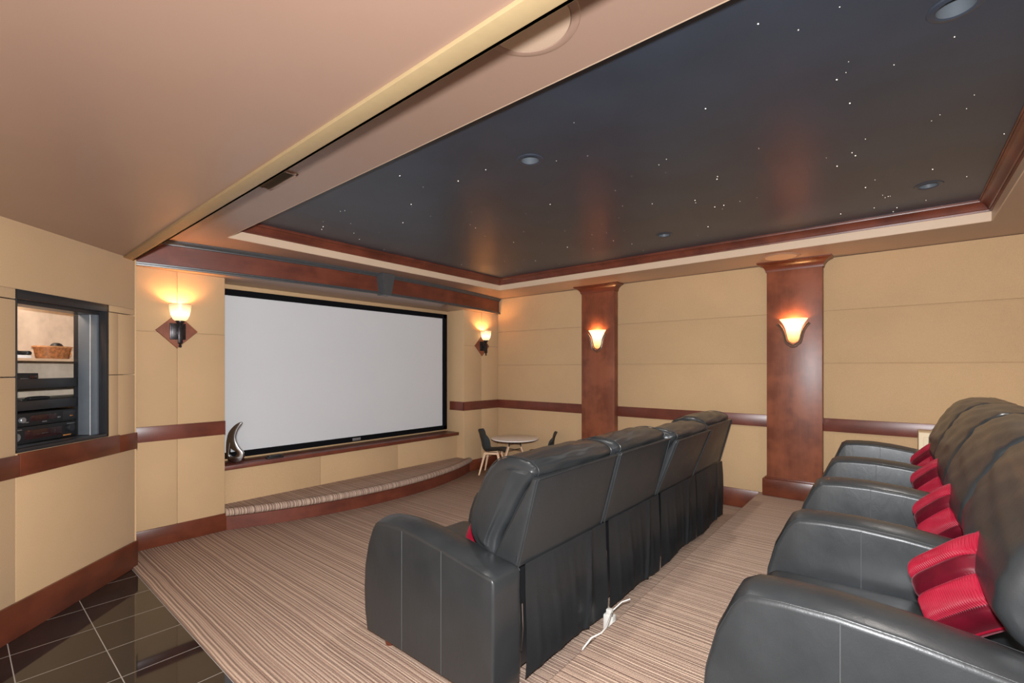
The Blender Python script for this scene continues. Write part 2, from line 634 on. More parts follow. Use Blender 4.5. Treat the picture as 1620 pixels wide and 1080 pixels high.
# right of the screen
for a, b in ((4.70, 5.07), (5.07, XR)):
    rc += [(a + G, b - G, YF, YF + 0.05, 0.14, 0.95), (a + G, b - G, YF, YF + 0.05, 0.95, 1.825 - G), (a + G, b - G, YF, YF + 0.05, 1.825 + G, 2.335)]
# body of the walls and the recess returns
rc += [(0.90, 1.62, YF + 0.01, 5.30, 0, ZC), (4.70, XR + .1, YF + 0.01, 5.30, 0, ZC)]
# the recess behind the screen
rc += [(1.60, 4.72, 5.155, 5.30, 0, ZC)]
o = boxes('wall_front', rc, 'wall_fabric', bev=0.005)
struct(o, 'tan fabric panel wall around the screen recess')
# low wall under the screen ledge
rc = []
xs = (1.621, 2.62, 3.66, 4.699)
for a, b in zip(xs, xs[1:]):
    rc.append((a + 0.002, b - 0.002, 4.944, 5.155, 0.10, 0.538))
o = boxes('wall_front_low', rc, 'wall_fabric', bev=0.005)
struct(o, 'low tan panel wall below the screen ledge')
o = boxes('trim_2', [(0.905, 1.618, YF - 0.014, YF + 0.005, R0, R1), (4.70 - 0.014, XR - 0.002, YF - 0.014, YF + 0.005, R0, R1), (4.70 - 0.014, 4.705, YF - 0.012, 5.085, R0, R1)], 'rail_wood', bev=0.003)
struct(o, 'dark wood chair rail on screen wall')
o = boxes('baseboard_front', [(0.93, 1.640, YF - 0.016, YF + 0.004, 0, 0.157), (4.80, XR - 0.002, YF - 0.016, YF + 0.004, 0, 0.157)], 'base_wood', bev=0.003)
struct(o)

# ------------------------------------------------------------------ left wall, a 45 degree wall with an equipment niche
ML = Matrix.Translation((0, 3.58, 0)) @ Matrix.Rotation(PI / 4, 4, 'Z')
S0, S1 = 0.325, 0.996     # niche sides
N0, N1 = 1.02, 1.945      # niche sill and head
SE = 1.268
T = 0.05
rc = []
rc += [(-3.6, S0 - 0.001, 0, T, 0.17, 0.95), (S0 + .001, SE, 0, T, 0.17, 0.95)]
rc += [(-3.6, -0.6, 0, T, 0.95, 1.449), (-0.6 + G, S0, 0, T, 0.95, 1.449 - G), (-0.6 + G, S0, 0, T, 1.449 + G, 1.885 - G), (-3.6, -0.6, 0, T, 1.449 + G, 1.885 - G)]
rc += [(S1, 1.088, -0.004, T, 0.95, 1.451 - G), (S1, 1.088, -0.004, T, 1.451 + G, 1.898 - G), (1.09, SE, 0, T, 0.95, 1.451 - G), (1.09, SE, 0, T, 1.451 + G, 1.898 - G)]
rc += [(-3.6, S0, 0, T, 1.885 + G, N1), (S1, SE, 0, T, 1.898 + G, N1), (-3.6, SE, 0, T, N1, ZL + 0.01)]
rc += [(S0, S1, 0.0, T, 0.95, N0)]
# mass behind the panels
rc += [(-3.6, S0 - 0.03, T, 0.12, 0, ZL), (S1 + 0.05, SE - 0.002, T, 0.12, 0, ZL + 0.1), (S0 - .03, S1 + 0.05, T, 0.12, 0, N0 - 0.01), (S0 - .03, S1 + 0.05, T, 0.12, N1 + 0.01, ZL)]
bm = bmesh.new()
for r in rc:
    box(bm, *r, bev=0.004)
# end face toward the screen wall
box(bm, 0.82, 0.899, 4.47, 4.90, 0, ZC, mat=ML.inverted())
o = link_mesh('wall_left', bm, 'wall_fabric')
o.matrix_world = ML
struct(o, 'angled tan panel wall with equipment niche')
o = boxes('trim_3', [(-3.6, 0.333, -0.014, 0.005, R0, R1 - 0.003), (0.335, 1.088, -0.016, 0.005, R0, R1 + 0.004), (1.09, SE, -0.014, 0.005, R0, R1 - 0.003)], 'base_wood', bev=0.002)
o.matrix_world = ML
struct(o, 'dark wood rail below the niche')
o = boxes('baseboard_left', [(-3.6, SE + 0.004, -0.016, 0.004, -0.01, 0.186)], 'base_wood', bev=0.003)
o.matrix_world = ML
struct(o)

# ------------------------------------------------------------------ ceilings
bm = bmesh.new()
prism(bm, [(-2.6, -2.6), (0.81, -2.6), (0.81, 4.42), (-2.6, 1.01)], ZL, ZL + 0.05)
o = link_mesh('ceiling', bm, 'ceiling_paint', smooth=False)
struct(o, 'low tan ceiling over the entry')
o = boxes('trim_4', [(0.808, 0.882, -2.6, 4.475, ZL - 0.012, ZL + 0.03), (0.868, 0.882, -2.6, 4.8, ZL - 0.012, ZC)], 'edge_trim_paint', bev=0.002)
struct(o, 'bright beige edge strip of the low ceiling')
TX0, TX1, TY0, TY1 = 1.44, 4.84, -0.53, 4.24
o = boxes('ceiling_soffit', [(0.882, TX0, YB, YF + .3, ZC, ZT + 0.05), (TX1, XR + 0.1, YB, YF + .3, ZC, ZT + 0.05), (TX0, TX1, TY1, YF + .3, ZC, ZT + 0.05), (TX0, TX1, YB, TY0, ZC, ZT + 0.05)], 'soffit_paint', bev=0.0)
struct(o, 'tan ceiling border around the tray')
W = 0.008
o = boxes('trim_5', [(TX0 - .001, TX0 + W, TY0, TY1, ZC + .001, 2.648), (TX1 - W, TX1 + .001, TY0, TY1, ZC + .001, 2.648), (TX0, TX1, TY1 - W, TY1 + .001, ZC + .001, 2.648), (TX0, TX1, TY0 - .001, TY0 + W, ZC + .001, 2.648)], 'cream_paint', bev=0.0)
struct(o, 'cream inner face of the ceiling tray')
# wood crown moulding inside the tray, mitred, cove profile
bm = bmesh.new()
prof = [(0.0, 2.640), (0.012, 2.640), (0.014, 2.652), (0.020, 2.656), (0.026, 2.668), (0.036, 2.684), (0.050, 2.697), (0.060, 2.702), (0.066, 2.704), (0.068, 2.712), (0.074, 2.714), (0.074, 2.721), (0.0, 2.721)]
rings = []
for d, z in prof:
    rings.append([bm.verts.new(p) for p in ((TX0 + W + d, TY0 + W + d, z), (TX1 - W - d, TY0 + W + d, z), (TX1 - W - d, TY1 - W - d, z), (TX0 + W + d, TY1 - W - d, z))])
for A, B in zip(rings, rings[1:]):
    for i in range(4):
        bm.faces.new((A[i], A[(i + 1) % 4], B[(i + 1) % 4], B[i]))
o = link_mesh('trim_6', bm, 'cherry_horizontal_x', angle=28)
struct(o, 'cherry crown moulding around the dark tray ceiling')

CANS = [(2.165, 1.66), (4.17, 1.65), (4.165, -0.155), (2.165, -0.15), (2.165, 3.47), (4.17, 3.47)][:4]
RC = 0.052
loops = [[(TX0 - .02, TY0 - .02), (TX1 + .02, TY0 - .02), (TX1 + .02, TY1 + .02), (TX0 - .02, TY1 + .02)]]
for cx, cy in CANS:
    loops.append([(cx + RC * math.cos(a * PI / 16), cy + RC * math.sin(a * PI / 16)) for a in range(32)])
o = filled('ceiling_tray', loops, 'navy_ceiling', mw=Matrix.Translation((0, 0, ZT)))
struct(o, 'dark navy starry tray ceiling')

# recessed downlights
def downlight():
    r = empty('recessed_light', (0, 0, ZT))
    bm = bmesh.new()
    lathe(bm, [(RC, 0.001), (RC, -0.004), (RC + 0.006, -0.007), (RC + 0.022, -0.004), (RC + 0.026, 0.0005)], 40)
    link_mesh('trim_ring', bm, 'navy_ceiling', r)
    bm = bmesh.new()
    lathe(bm, [(RC, -0.003), (RC - 0.002, 0.02), (RC - 0.008, 0.06), (RC - 0.014, 0.10)], 40)
    link_mesh('reflector', bm, 'niche_grey', r)
    bm = bmesh.new()
    lathe(bm, [(RC - 0.012, 0.10), (0.03, 0.085), (0.012, 0.080), (0.0005, 0.079)], 40)
    link_mesh('lamp', bm, 'niche_grey', r)
    return r
dl0 = downlight()
dlab = ['recessed downlight in the dark ceiling nearest the screen, on the left side', 'recessed downlight in the dark ceiling between the two wood columns, near the right wall',
        'recessed downlight in the dark ceiling beside the back right tray corner', 'recessed downlight cut off by the top edge of the photo, at top right']
for i, (cx, cy) in enumerate(CANS):
    d = dl0 if i == 0 else copy_tree(dl0)
    d.location = (cx, cy, ZT)
    lamp('downlight', 'SPOT', (cx, cy, ZT - 0.012), 20.0, (1.0, 0.93, 0.86), 0.04, spot_size=2.1, spot_blend=1.0)  # fill spots added to brighten the floor; the can fixtures themselves are unlit
    tag(d, dlab[i], 'ceiling light', 'recessed downlights in the starry ceiling')

# tiny star lights
rnd = random.Random(21)
bm = bmesh.new()
lathe(bm, [(0.0034, 0.0), (0.0026, -0.0015), (0.0002, -0.0022)], 8)
st0 = link_mesh('star_light', bm, 'star_glow')
k = 0
pts = []
while len(pts) < 110:
    x, y = rnd.uniform(1.75, 4.6), rnd.uniform(0.0, 4.1)
    if rnd.random() < 0.15:
        x, y = rnd.uniform(2.3, 4.7), rnd.uniform(-0.45, 0.2)
    if any((x - cx) ** 2 + (y - cy) ** 2 < 0.02 for cx, cy in CANS):
        continue
    pts.append((x, y))
for i, (x, y) in enumerate(pts):
    s = st0 if i == 0 else st0.copy()
    if i:
        COL.objects.link(s)
    s.location = (x, y, ZT - 0.0003)
    q = rnd.choice((0.3, 0.4, 0.5, 0.75))
    s.scale = (q, q, q)
    tag(s, 'pinpoint fibre optic star in the dark tray ceiling', 'star light', 'pinpoint stars in the dark tray ceiling')

# ceiling speakers
def ceil_speaker(x, y, label):
    r = empty('ceiling_speaker', (x, y, ZC))
    bm = bmesh.new()
    lathe(bm, [(0.136, 0.0), (0.138, -0.006), (0.150, -0.007), (0.162, -0.004), (0.166, 0.001)], 56)
    link_mesh('rim', bm, 'soffit_paint', r)
    bm = bmesh.new()
    lathe(bm, [(0.1365, -0.001), (0.134, -0.006), (0.07, -0.0075), (0.0005, -0.008)], 56)
    link_mesh('grille', bm, 'speaker_cloth', r)
    tag(r, label, 'speaker', 'round speakers in the ceiling border')
ceil_speaker(1.13, 0.88, 'large round speaker grille in the ceiling border beside the beige edge strip')
ceil_speaker(5.09, 0.87, 'round speaker grille in the ceiling border above the wider right column')

# air vent
r = empty('air_vent', (1.09, 2.72, ZC))
tag(r, 'dark slot air vent in the ceiling beside the beige edge strip', 'vent')
bm = bmesh.new()
for a in ((-0.135, 0.135, -0.17, -0.155), (-0.135, 0.135, 0.155, 0.17), (-0.135, -0.12, -0.17, 0.17), (0.12, 0.135, -0.17, 0.17)):
    box(bm, a[0], a[1], a[2], a[3], -0.008, 0.001, bev=0.002)
link_mesh('frame', bm, 'soffit_paint', r)
bm = bmesh.new()
box(bm, -0.12, 0.12, -0.155, 0.155, -0.0015, 0.001)
for i in range(7):
    xx = -0.10 + i * 0.033
    b = bmesh.new()
    box(b, -0.012, 0.012, -0.155, 0.155, -0.001, 0.001)
    bmesh.ops.rotate(b, verts=b.verts[:], cent=(0, 0, 0), matrix=Matrix.Rotation(0.5, 3, 'Y'))
    bmesh.ops.translate(b, verts=b.verts[:], vec=(xx, 0, -0.006))
    merge(bm, b)
link_mesh('louvre', bm, 'matte_black', r)

# ------------------------------------------------------------------ curved valance above the screen
def arc(xa, xb, ye, sag, n=48):
    L = xb - xa
    R = (L * L / 4 + sag * sag) / (2 * sag)
    cx = (xa + xb) / 2
    cy = ye - sag + R
    out = []
    for i in range(n + 1):
        x = xa + L * i / n
        out.append((x, cy - math.sqrt(R * R - (x - cx) ** 2)))
    return out
VA = (0.905, XR - 0.002, 4.775, 0.24)
def band(bm, arcpts, prof):
    """sweep an (offset toward the room, z) profile along an arc"""
    P = [Vector(p) for p in arcpts]
    rings = []
    for i, p in enumerate(P):
        t = (P[min(i + 1, len(P) - 1)] - P[max(i - 1, 0)]).normalized()
        nrm = Vector((t.y, -t.x))
        rings.append([bm.verts.new((p.x + nrm.x * d, p.y + nrm.y * d, z)) for d, z in prof])
    m = len(prof)
    for A, B in zip(rings, rings[1:]):
        for i in range(m):
            bm.faces.new((A[i], A[(i + 1) % m], B[(i + 1) % m], B[i]))
    bm.faces.new(rings[0][::-1])
    bm.faces.new(rings[-1])
va = empty('valance', (3.17, 4.6, 2.335))
tag(va, 'curved cherry wood valance with dark grey mouldings above the screen', 'valance')
off = Matrix.Translation((-3.17, -4.6, -2.335))
A = arc(*VA)
bm = bmesh.new(); band(bm, A, [(0, 2.336), (0.0, 2.569), (-0.02, 2.569), (-0.02, 2.336)])
link_mesh('panel', bm, 'cherry_horizontal_x', va, mw=off)
bm = bmesh.new(); band(bm, A, [(0.001, 2.334), (0.026, 2.334), (0.028, 2.345), (0.016, 2.352), (0.018, 2.362), (0.001, 2.368)])
link_mesh('moulding', bm, 'grey_trim', va, mw=off)
bm = bmesh.new(); band(bm, A, [(0.001, 2.530), (0.012, 2.532), (0.014, 2.540), (0.024, 2.548), (0.034, 2.560), (0.034, 2.569), (0.001, 2.569)])
link_mesh('moulding', bm, 'grey_trim', va, mw=off)
# keystone
bm = bmesh.new()
ky = 4.535
kv = []
for y, dx in ((ky - 0.095, 0.0), (ky + 0.02, 0.02)):
    kv.append([bm.verts.new((3.165 + sx * (w + dx), y + (0.02 if z < 2.4 else 0), z)) for sx, w, z in ((-1, 0.052, 2.328), (1, 0.052, 2.328), (1, 0.088, 2.569), (-1, 0.088, 2.569))])
bm.faces.new(kv[0]); bm.faces.new(kv[1][::-1])
for i in range(4):
    bm.faces.new((kv[0][i], kv[1][i], kv[1][(i + 1) % 4], kv[0][(i + 1) % 4]))
bmesh.ops.bevel(bm, geom=bm.edges[:], offset=0.006, segments=2, affect='EDGES')
link_mesh('keystone', bm, 'grey_trim', va, mw=off)
# soffit over the recess, front edge follows the valance
bm = bmesh.new()
prism(bm, [(x, y + 0.021) for x, y in A] + [(XR, 5.16), (0.905, 5.16)], 2.336, 2.40)
struct(link_mesh('ceiling_recess', bm, 'soffit_paint', smooth=False), 'low soffit over the screen')

# ------------------------------------------------------------------ screen and its ledge
sc = empty('projection_screen', (3.17, 5.10, 0.61))
tag(sc, 'large white projection screen in a black frame', 'projection screen')
SX0, SX1, SZ0, SZ1 = 1.635, 4.64, 0.605, 2.283
fw = 0.075
off = Matrix.Translation((-3.17, -5.10, -0.61))
bm = bmesh.new()
for a in ((SX0, SX1, SZ0, SZ0 + fw - .015), (SX0, SX1, SZ1 - fw + .012, SZ1), (SX0, SX0 + fw, SZ0, SZ1), (SX1 - fw, SX1, SZ0, SZ1)):
    box(bm, a[0], a[1], 5.085, 5.12, a[2], a[3], bev=0.008, seg=3)
link_mesh('frame', bm, 'black_velvet', sc, mw=off)
bm = bmesh.new(); box(bm, SX0 + .03, SX1 - .03, 5.108, 5.153, SZ0 + .03, SZ1 - .03)
link_mesh('screen_surface', bm, 'screen_white', sc, mw=off)
bm = bmesh.new(); box(bm, 3.10, 3.21, 5.079, 5.0862, 0.618, 0.650, bev=0.002)
tag(link_mesh('nameplate', bm, 'button_grey', sc, mw=off), 'small silver nameplate on the frame')
o = boxes('screen_ledge', [(1.622, 4.66, 4.858, 5.154, 0.538, 0.578)], 'cherry_horizontal_x', bev=0.003)
tag(o, 'long narrow cherry wood ledge under the projection screen', 'ledge')

# silver flame sculpture on the ledge
K = 0.0060
def fp(pts):
    return [((x - 300) * K, (905 - y) * K) for x, y in pts]
outer = smooth_closed(fp([(398, 222), (330, 245), (255, 318), (205, 400), (182, 500), (172, 610), (172, 720), (185, 820), (232, 880), (300, 905), (370, 885), (415, 832), (425, 770), (402, 715), (362, 660), (322, 590), (302, 515), (303, 430), (335, 335)]), 5)
inner = smooth_closed(fp([(222, 545), (240, 640), (300, 690), (338, 725), (326, 790), (270, 822), (215, 800), (198, 750), (208, 650)]), 5)
K2 = 0.1
mw = Matrix.Translation((1.762, 4.955, 0.587)) @ Matrix.Rotation(math.radians(-38), 4, 'Z') @ Matrix.Rotation(PI / 2, 4, 'X')
mw = mw @ Matrix.Scale(0.092, 4)
o = filled('flame_sculpture', [[(p[0], p[1]) for p in outer], [(p[0], p[1]) for p in inner]], 'chrome', thick=0.25, bevel=0.09)
o.matrix_world = mw
tag(o, 'silver flame shaped sculpture at the left end of the ledge', 'sculpture')
# small receiver on the ledge
o = boxes('infrared_receiver', [(2.04, 2.20, 4.90, 4.97, 0.5785, 0.592), (2.06, 2.185, 4.915, 4.962, 0.592, 0.604)], 'matte_black', bev=0.004)
tag(o, 'small flat black remote receiver lying on the screen ledge', 'receiver')

# ------------------------------------------------------------------ stage
stg = empty('stage', (3.21, 4.6, 0))
tag(stg, 'low curved carpeted stage step below the screen', 'stage')
off = Matrix.Translation((-3.21, -4.6, 0))
AS = arc(1.622, 4.80, YF - 0.018, 0.36)
bm = bmesh.new()
prism(bm, AS, 0.001, 0.125)
prism(bm, [(1.623, YF - .02), (4.699, YF - .02), (4.699, 4.943), (1.623, 4.943)], 0.001, 0.125)
link_mesh('riser_board', bm, 'cherry_horizontal_x', stg, mw=off)
# carpet top with a rolled nosing
bm = bmesh.new()
np_ = []
for i in range(13):
    a = -PI / 2 + PI * i / 12
    np_.append((0.0 + 0.042 * math.cos(a), 0.166 + 0.036 * math.sin(a)))
band(bm, AS, np_ + [(-0.02, 0.202), (-0.02, 0.130)])
link_mesh('nosing', bm, 'carpet_nosing', stg, mw=off)
bm = bmesh.new()
prism(bm, [(x, y + 0.012) for x, y in AS], 0.131, 0.202)
prism(bm, [(1.623, YF - .01), (4.698, YF - .01), (4.698, 4.943), (1.623, 4.943)], 0.131, 0.202)
link_mesh('carpet_top', bm, 'carpet', stg, mw=off)

# ------------------------------------------------------------------ wood columns
def column(y0, y1, zb, label):
    yc = (y0 + y1) / 2
    X0 = 5.34
    r = empty('column', (XR, yc, zb))
    mo = Matrix.Translation((-XR, -yc, -zb))
    bm = bmesh.new(); box(bm, X0, XR + 0.009, y0, y1, zb + 0.15, ZC - 0.05, bev=0.004)
    link_mesh('shaft', bm, 'cherry_vertical', r, mw=mo)
    bm = bmesh.new(); box(bm, X0 - 0.035, XR - 0.001, y0 - 0.035, y1 + 0.035, zb + .001, zb + 0.175, bev=0.006)
    b = bmesh.new(); box(b, X0 - 0.018, XR - 0.001, y0 - 0.018, y1 + 0.018, zb + 0.17, zb + 0.19, bev=0.006); merge(bm, b)
    link_mesh('plinth', bm, 'base_wood', r, mw=mo)
    # capital: cove flaring out to the ceiling on three sides
    bm = bmesh.new()
    prof = [(0.001, ZC - 0.092), (0.008, ZC - 0.092), (0.010, ZC - 0.080), (0.016, ZC - 0.060), (0.030, ZC - 0.040), (0.048, ZC - 0.026), (0.064, ZC - 0.019), (0.072, ZC - 0.017), (0.080, ZC - 0.008), (0.080, ZC - 0.001), (0.001, ZC - 0.001)]
    rings = [[bm.verts.new(p) for p in ((XR - .001, y0 - d, z), (X0 - d, y0 - d, z), (X0 - d, y1 + d, z), (XR - .001, y1 + d, z))] for d, z in prof]
    for A_, B_ in zip(rings, rings[1:] + rings[:1]):
        for i in range(3):
            bm.faces.new((A_[i], A_[i + 1], B_[i + 1], B_[i]))
    link_mesh('capital', bm, 'base_wood', r, mw=mo, angle=30)
    tag(r, label, 'column', 'square cherry wood columns on the right wall')
column(2.757, 3.234, 0.0, 'narrower looking cherry wood column on the right wall, nearer the screen')
column(0.560, 1.038, 0.20, 'wide cherry wood column on the right wall, standing on the carpeted riser')

# ------------------------------------------------------------------ sconces
def torch(x, z, label):
    r = empty('wall_sconce', (x, YF, z))
    bm = bmesh.new()
    v = [(-0.155, 0), (0, -0.152), (0.155, 0), (0, 0.152)]
    a = [bm.verts.new((p[0], -0.001, p[1])) for p in v]
    b = [bm.verts.new((p[0] * .97, -0.016, p[1] * .97)) for p in v]
    bm.faces.new(a); bm.faces.new(b[::-1])
    for i in range(4):
        bm.faces.new((a[i], b[i], b[(i + 1) % 4], a[(i + 1) % 4]))
    link_mesh('diamond_board', bm, 'cherry_vertical', r, smooth=False)
    bm = bmesh.new()
    box(bm, -0.058, 0.058, -0.028, -0.016, -0.075, 0.065, bev=0.004)
    box(bm, -0.046, 0.046, -0.036, -0.027, -0.062, 0.052, bev=0.003)
    link_mesh('back_plate', bm, 'dark_bronze', r)
    bm = bmesh.new()
    tube(bm, [(0, -0.03, -0.02), (0, -0.075, -0.02)], 0.010, 12)
    box(bm, -0.016, 0.016, -0.105, -0.070, -0.105, 0.03, bev=0.003)
    lathe(bm, [(0.0005, -0.145), (0.009, -0.142), (0.013, -0.133), (0.009, -0.124), (0.006, -0.120), (0.014, -0.112), (0.018, -0.105), (0.0005, -0.104)], 20, (0, -0.0875, 0))
    lathe(bm, [(0.0005, 0.02), (0.012, 0.02), (0.014, 0.045), (0.022, 0.055), (0.026, 0.068), (0.034, 0.072), (0.034, 0.082), (0.0005, 0.082)], 24, (0, -0.0875, 0))
    link_mesh('torch_arm', bm, 'dark_bronze', r)
    bm = bmesh.new()
    lathe(bm, [(0.0005, 0.0), (0.038, 0.0), (0.052, 0.012), (0.066, 0.045), (0.075, 0.09), (0.080, 0.138), (0.076, 0.138), (0.071, 0.09), (0.062, 0.047), (0.048, 0.016), (0.0005, 0.008)], 40)
    link_mesh('glass_shade', bm, 'torch_shade', r, mw=Matrix.Translation((0, -0.0875, 0.083)))
    bm = bmesh.new()
    lathe(bm, [(0.0765, 0.138), (0.0805, 0.138), (0.081, 0.1405), (0.076, 0.1405), (0.0765, 0.138)], 40)
    link_mesh('shade_rim', bm, 'pewter', r, mw=Matrix.Translation((0, -0.0875, 0.083)))
    tag(r, label, 'wall lamp', 'torch sconces on the screen wall')
    lamp('sconce_bulb', 'POINT', (x, YF - 0.0875, z + 0.165), 6.5, (1.0, 0.52, 0.20), 0.022)
torch(1.245, 1.82, 'torch sconce with cup shade on a red diamond board, left of the screen')
torch(5.07, 1.83, 'torch sconce with cup shade on a diamond board, right of the screen near the corner')

def tulip(y, z0, label):
    X0 = 5.34
    r = empty('column_sconce', (X0, y, z0))
    # outline of half width against height
    ht = 0.235
    def hw(t):     # half width of the bell at height t (0..1)
        pts = [(0, 0.014), (0.05, 0.034), (0.15, 0.047), (0.35, 0.056), (0.55, 0.066), (0.72, 0.080), (0.86, 0.099), (0.95, 0.115), (1.0, 0.123)]
        for (a, wa), (b, wb) in zip(pts, pts[1:]):
            if t <= b:
                return wa + (wb - wa) * (t - a) / (b - a)
        return pts[-1][1]
    bm = bmesh.new()
    n = 18; m = 24
    rows = []
    for j in range(n + 1):
        t = j / n
        w = hw(t)
        rows.append([bm.verts.new((-0.085 * (w / 0.122) ** 0.8 * math.sin(PI * i / m), -w * math.cos(PI * i / m), 0.008 + t * ht)) for i in range(m + 1)])
    for A_, B_ in zip(rows, rows[1:]):
        for i in range(m):
            bm.faces.new((A_[i], A_[i + 1], B_[i + 1], B_[i]))
    bm.faces.new(rows[0])
    bmesh.ops.solidify(bm, geom=bm.faces[:], thickness=0.003)
    link_mesh('glass_shade', bm, 'tulip_shade', r, mw=Matrix.Translation((-0.002, 0, 0)))
    # two ribbed metal bands following the bell
    for grow, rad, nm in ((0.010, 0.008, 'metal_band'), (0.024, 0.006, 'metal_band')):
        bm = bmesh.new()
        pts = []
        for j in range(n + 1):
            t = 1 - j / n
            pts.append((-0.014, -(hw(t * 0.97) + grow), 0.008 + t * (ht - 0.035 - grow * 0.6) + 0.0 - grow * (1 - t)))
        for k in range(1, 8):
            a = PI * k / 8
            w = hw(0) + grow
            pts.append((-0.014, -w * math.cos(a), 0.008 - grow - 0.6 * w * math.sin(a)))
        for j in range(n + 1):
            t = j / n
            pts.append((-0.014, hw(t * 0.97) + grow, 0.008 + t * (ht - 0.035 - grow * 0.6) - grow * (1 - t)))
        tube(bm, pts, rad, 10)
        bmesh.ops.scale(bm, vec=(1.6, 1, 1), verts=bm.verts[:])
        link_mesh(nm, bm, 'pewter', r)
    tag(r, label, 'wall lamp', 'tulip sconces on the wood columns')
    lamp('sconce_bulb', 'POINT', (X0 - 0.042, y, z0 + ht - 0.040), 4.5, (1.0, 0.52, 0.20), 0.018)
tulip(2.995, 1.745, 'glowing tulip glass sconce on the column nearer the screen')
tulip(0.80, 1.745, 'glowing tulip glass sconce on the wide column nearer the back row')

# ------------------------------------------------------------------ equipment niche in the left wall (own axes: x along the wall, y into it)
nic = empty('equipment_cabinet')
nic.matrix_world = ML
tag(nic, 'black framed built-in equipment rack in the angled left wall', 'cabinet')
bm = bmesh.new()
f = 0.032
for a in ((S0, S1, N0, N0 + 0.022), (S0, S1, N1 - 0.052, N1), (S0, S0 + .004, N0, N1), (S1 - 0.024, S1, N0, N1)):
    box(bm, a[0], a[1], -0.006, 0.045, a[2], a[3], bev=0.003)
box(bm, S0, S1 + .03, 0.045, 0.17, N1 - 0.075, N1 - 0.03)
link_mesh('frame', bm, 'satin_black', nic)
bm = bmesh.new()
box(bm, 0.958, 0.99, 0.046, 0.088, N0 + .015, N1 - .06, bev=0.003)
box(bm, 0.964, 0.99, 0.090, 0.172, N0 + .015, N1 - .06, bev=0.003)
link_mesh('side_panel', bm, 'niche_grey', nic)
bm = bmesh.new(); box(bm, 0.9575, 0.962, 0.0875, 0.0905, N0 + .015, N1 - .06)  # thin white strip paints in the highlight along the panel gap's edge
link_mesh('edge_highlight', bm, 'white_plastic', nic)
bm = bmesh.new()
box(bm, S0 - .02, 0.99, 0.045, 0.20, N0 - 0.01, N0 + 0.012, bev=0.002)
box(bm, 0.25, 1.36, 0.20, 0.55, N0 - 0.01, N0 + 0.004, bev=0.002)
link_mesh('sill', bm, 'niche_grey', nic)
bm = bmesh.new()
box(bm, 0.20, 1.44, 0.55, 0.57, 0.9, 2.2)
box(bm, 0.20, 0.22, 0.13, 0.55, 0.9, 2.2)
box(bm, 1.42, 1.44, 0.175, 0.55, 0.9, 2.2)
box(bm, 0.20, 1.44, 0.14, 0.57, 2.18, 2.2)
link_mesh('back_board', bm, 'plywood', nic)
bm = bmesh.new(); box(bm, 0.222, 1.418, 0.20, 0.548, 1.545, 1.562, bev=0.002)
link_mesh('shelf', bm, 'beech', nic)
bm = bmesh.new(); box(bm, 0.23, 0.975, 0.174, 0.19, 1.372, 1.434, bev=0.003); box(bm, 0.23, 1.41, 0.19, 0.54, 1.372, 1.384)
link_mesh('shelf', bm, 'satin_black', nic)
bm = bmesh.new(); box(bm, 0.23, 0.975, 0.174, 0.19, 1.238, 1.298, bev=0.003); box(bm, 0.23, 1.41, 0.19, 0.54, 1.285, 1.297)
link_mesh('shelf', bm, 'satin_black', nic)
bm = bmesh.new(); box(bm, 0.965, 0.99, 0.174, 0.20, N0 + .01, N1 - .06)
link_mesh('post', bm, 'satin_black', nic)

def device(name, label, x0, x1, y0, y1, z0, z1, det):
    r = empty(name)
    cx = (x0 + x1) / 2
    r.matrix_world = ML @ Matrix.Translation((cx, y0, z0))
    bm = bmesh.new(); box(bm, x0 - cx, x1 - cx, 0, y1 - y0, 0, z1 - z0, bev=0.003)
    link_mesh('case', bm, 'matte_black', r)
    for nm, mat, a in det:
        bm = bmesh.new()
        if nm in ('knob',):
            lathe(bm, [(a[2], 0.0), (a[2], 0.012), (a[2] * .85, 0.015), (0.0005, 0.015)], 24)
            bmesh.ops.rotate(bm, verts=bm.verts[:], cent=(0, 0, 0), matrix=Matrix.Rotation(PI / 2, 3, 'X'))
            bmesh.ops.translate(bm, verts=bm.verts[:], vec=(a[0], 0, a[1]))
        else:
            box(bm, a[0], a[1], -0.003, 0.001, a[2], a[3], bev=0.001)
        link_mesh(nm, bm, mat, r)
    tag(r, label, 'audio device')
    return r
device('audio_receiver', 'black audio receiver with display, on top in the lower rack bay', 0.40, 0.962, 0.178, 0.50, 1.142, 1.222, [
    ('display', 'display_glass', (-0.06, 0.12, 0.028, 0.062)), ('door', 'satin_black', (0.17, 0.272, 0.012, 0.070)), ('knob', 'button_grey', (-0.12, 0.04, 0.018)),
    ('button', 'amber_mark', (-0.20, -0.16, 0.058, 0.064)), ('button', 'button_grey', (-0.21, -0.19, 0.024, 0.036)), ('button', 'button_grey', (-0.095, -0.075, 0.02, 0.026)),
    ('button', 'button_grey', (0.13, 0.15, 0.03, 0.038)), ('button', 'amber_mark', (0.22, 0.25, 0.03, 0.040)), ('logo', 'button_grey', (0.02, 0.05, 0.014, 0.020))])
device('audio_receiver', 'black audio receiver with two knobs, at the bottom of the rack', 0.40, 0.966, 0.178, 0.50, N0 + 0.016, 1.138, [
    ('knob', 'button_grey', (-0.165, 0.045, 0.026)), ('knob', 'satin_black', (0.225, 0.060, 0.026)), ('display', 'display_glass', (-0.10, 0.16, 0.022, 0.078)),
    ('logo', 'button_grey', (0.01, 0.06, 0.046, 0.052)), ('button', 'button_grey', (-0.22, -0.18, 0.082, 0.088)), ('button', 'button_grey', (-0.16, -0.12, 0.084, 0.090)),
    ('button', 'paper', (-0.235, -0.215, 0.012, 0.028)), ('button', 'amber_mark', (0.17, 0.23, 0.010, 0.018)), ('button', 'button_grey', (0.20, 0.26, 0.086, 0.091))])
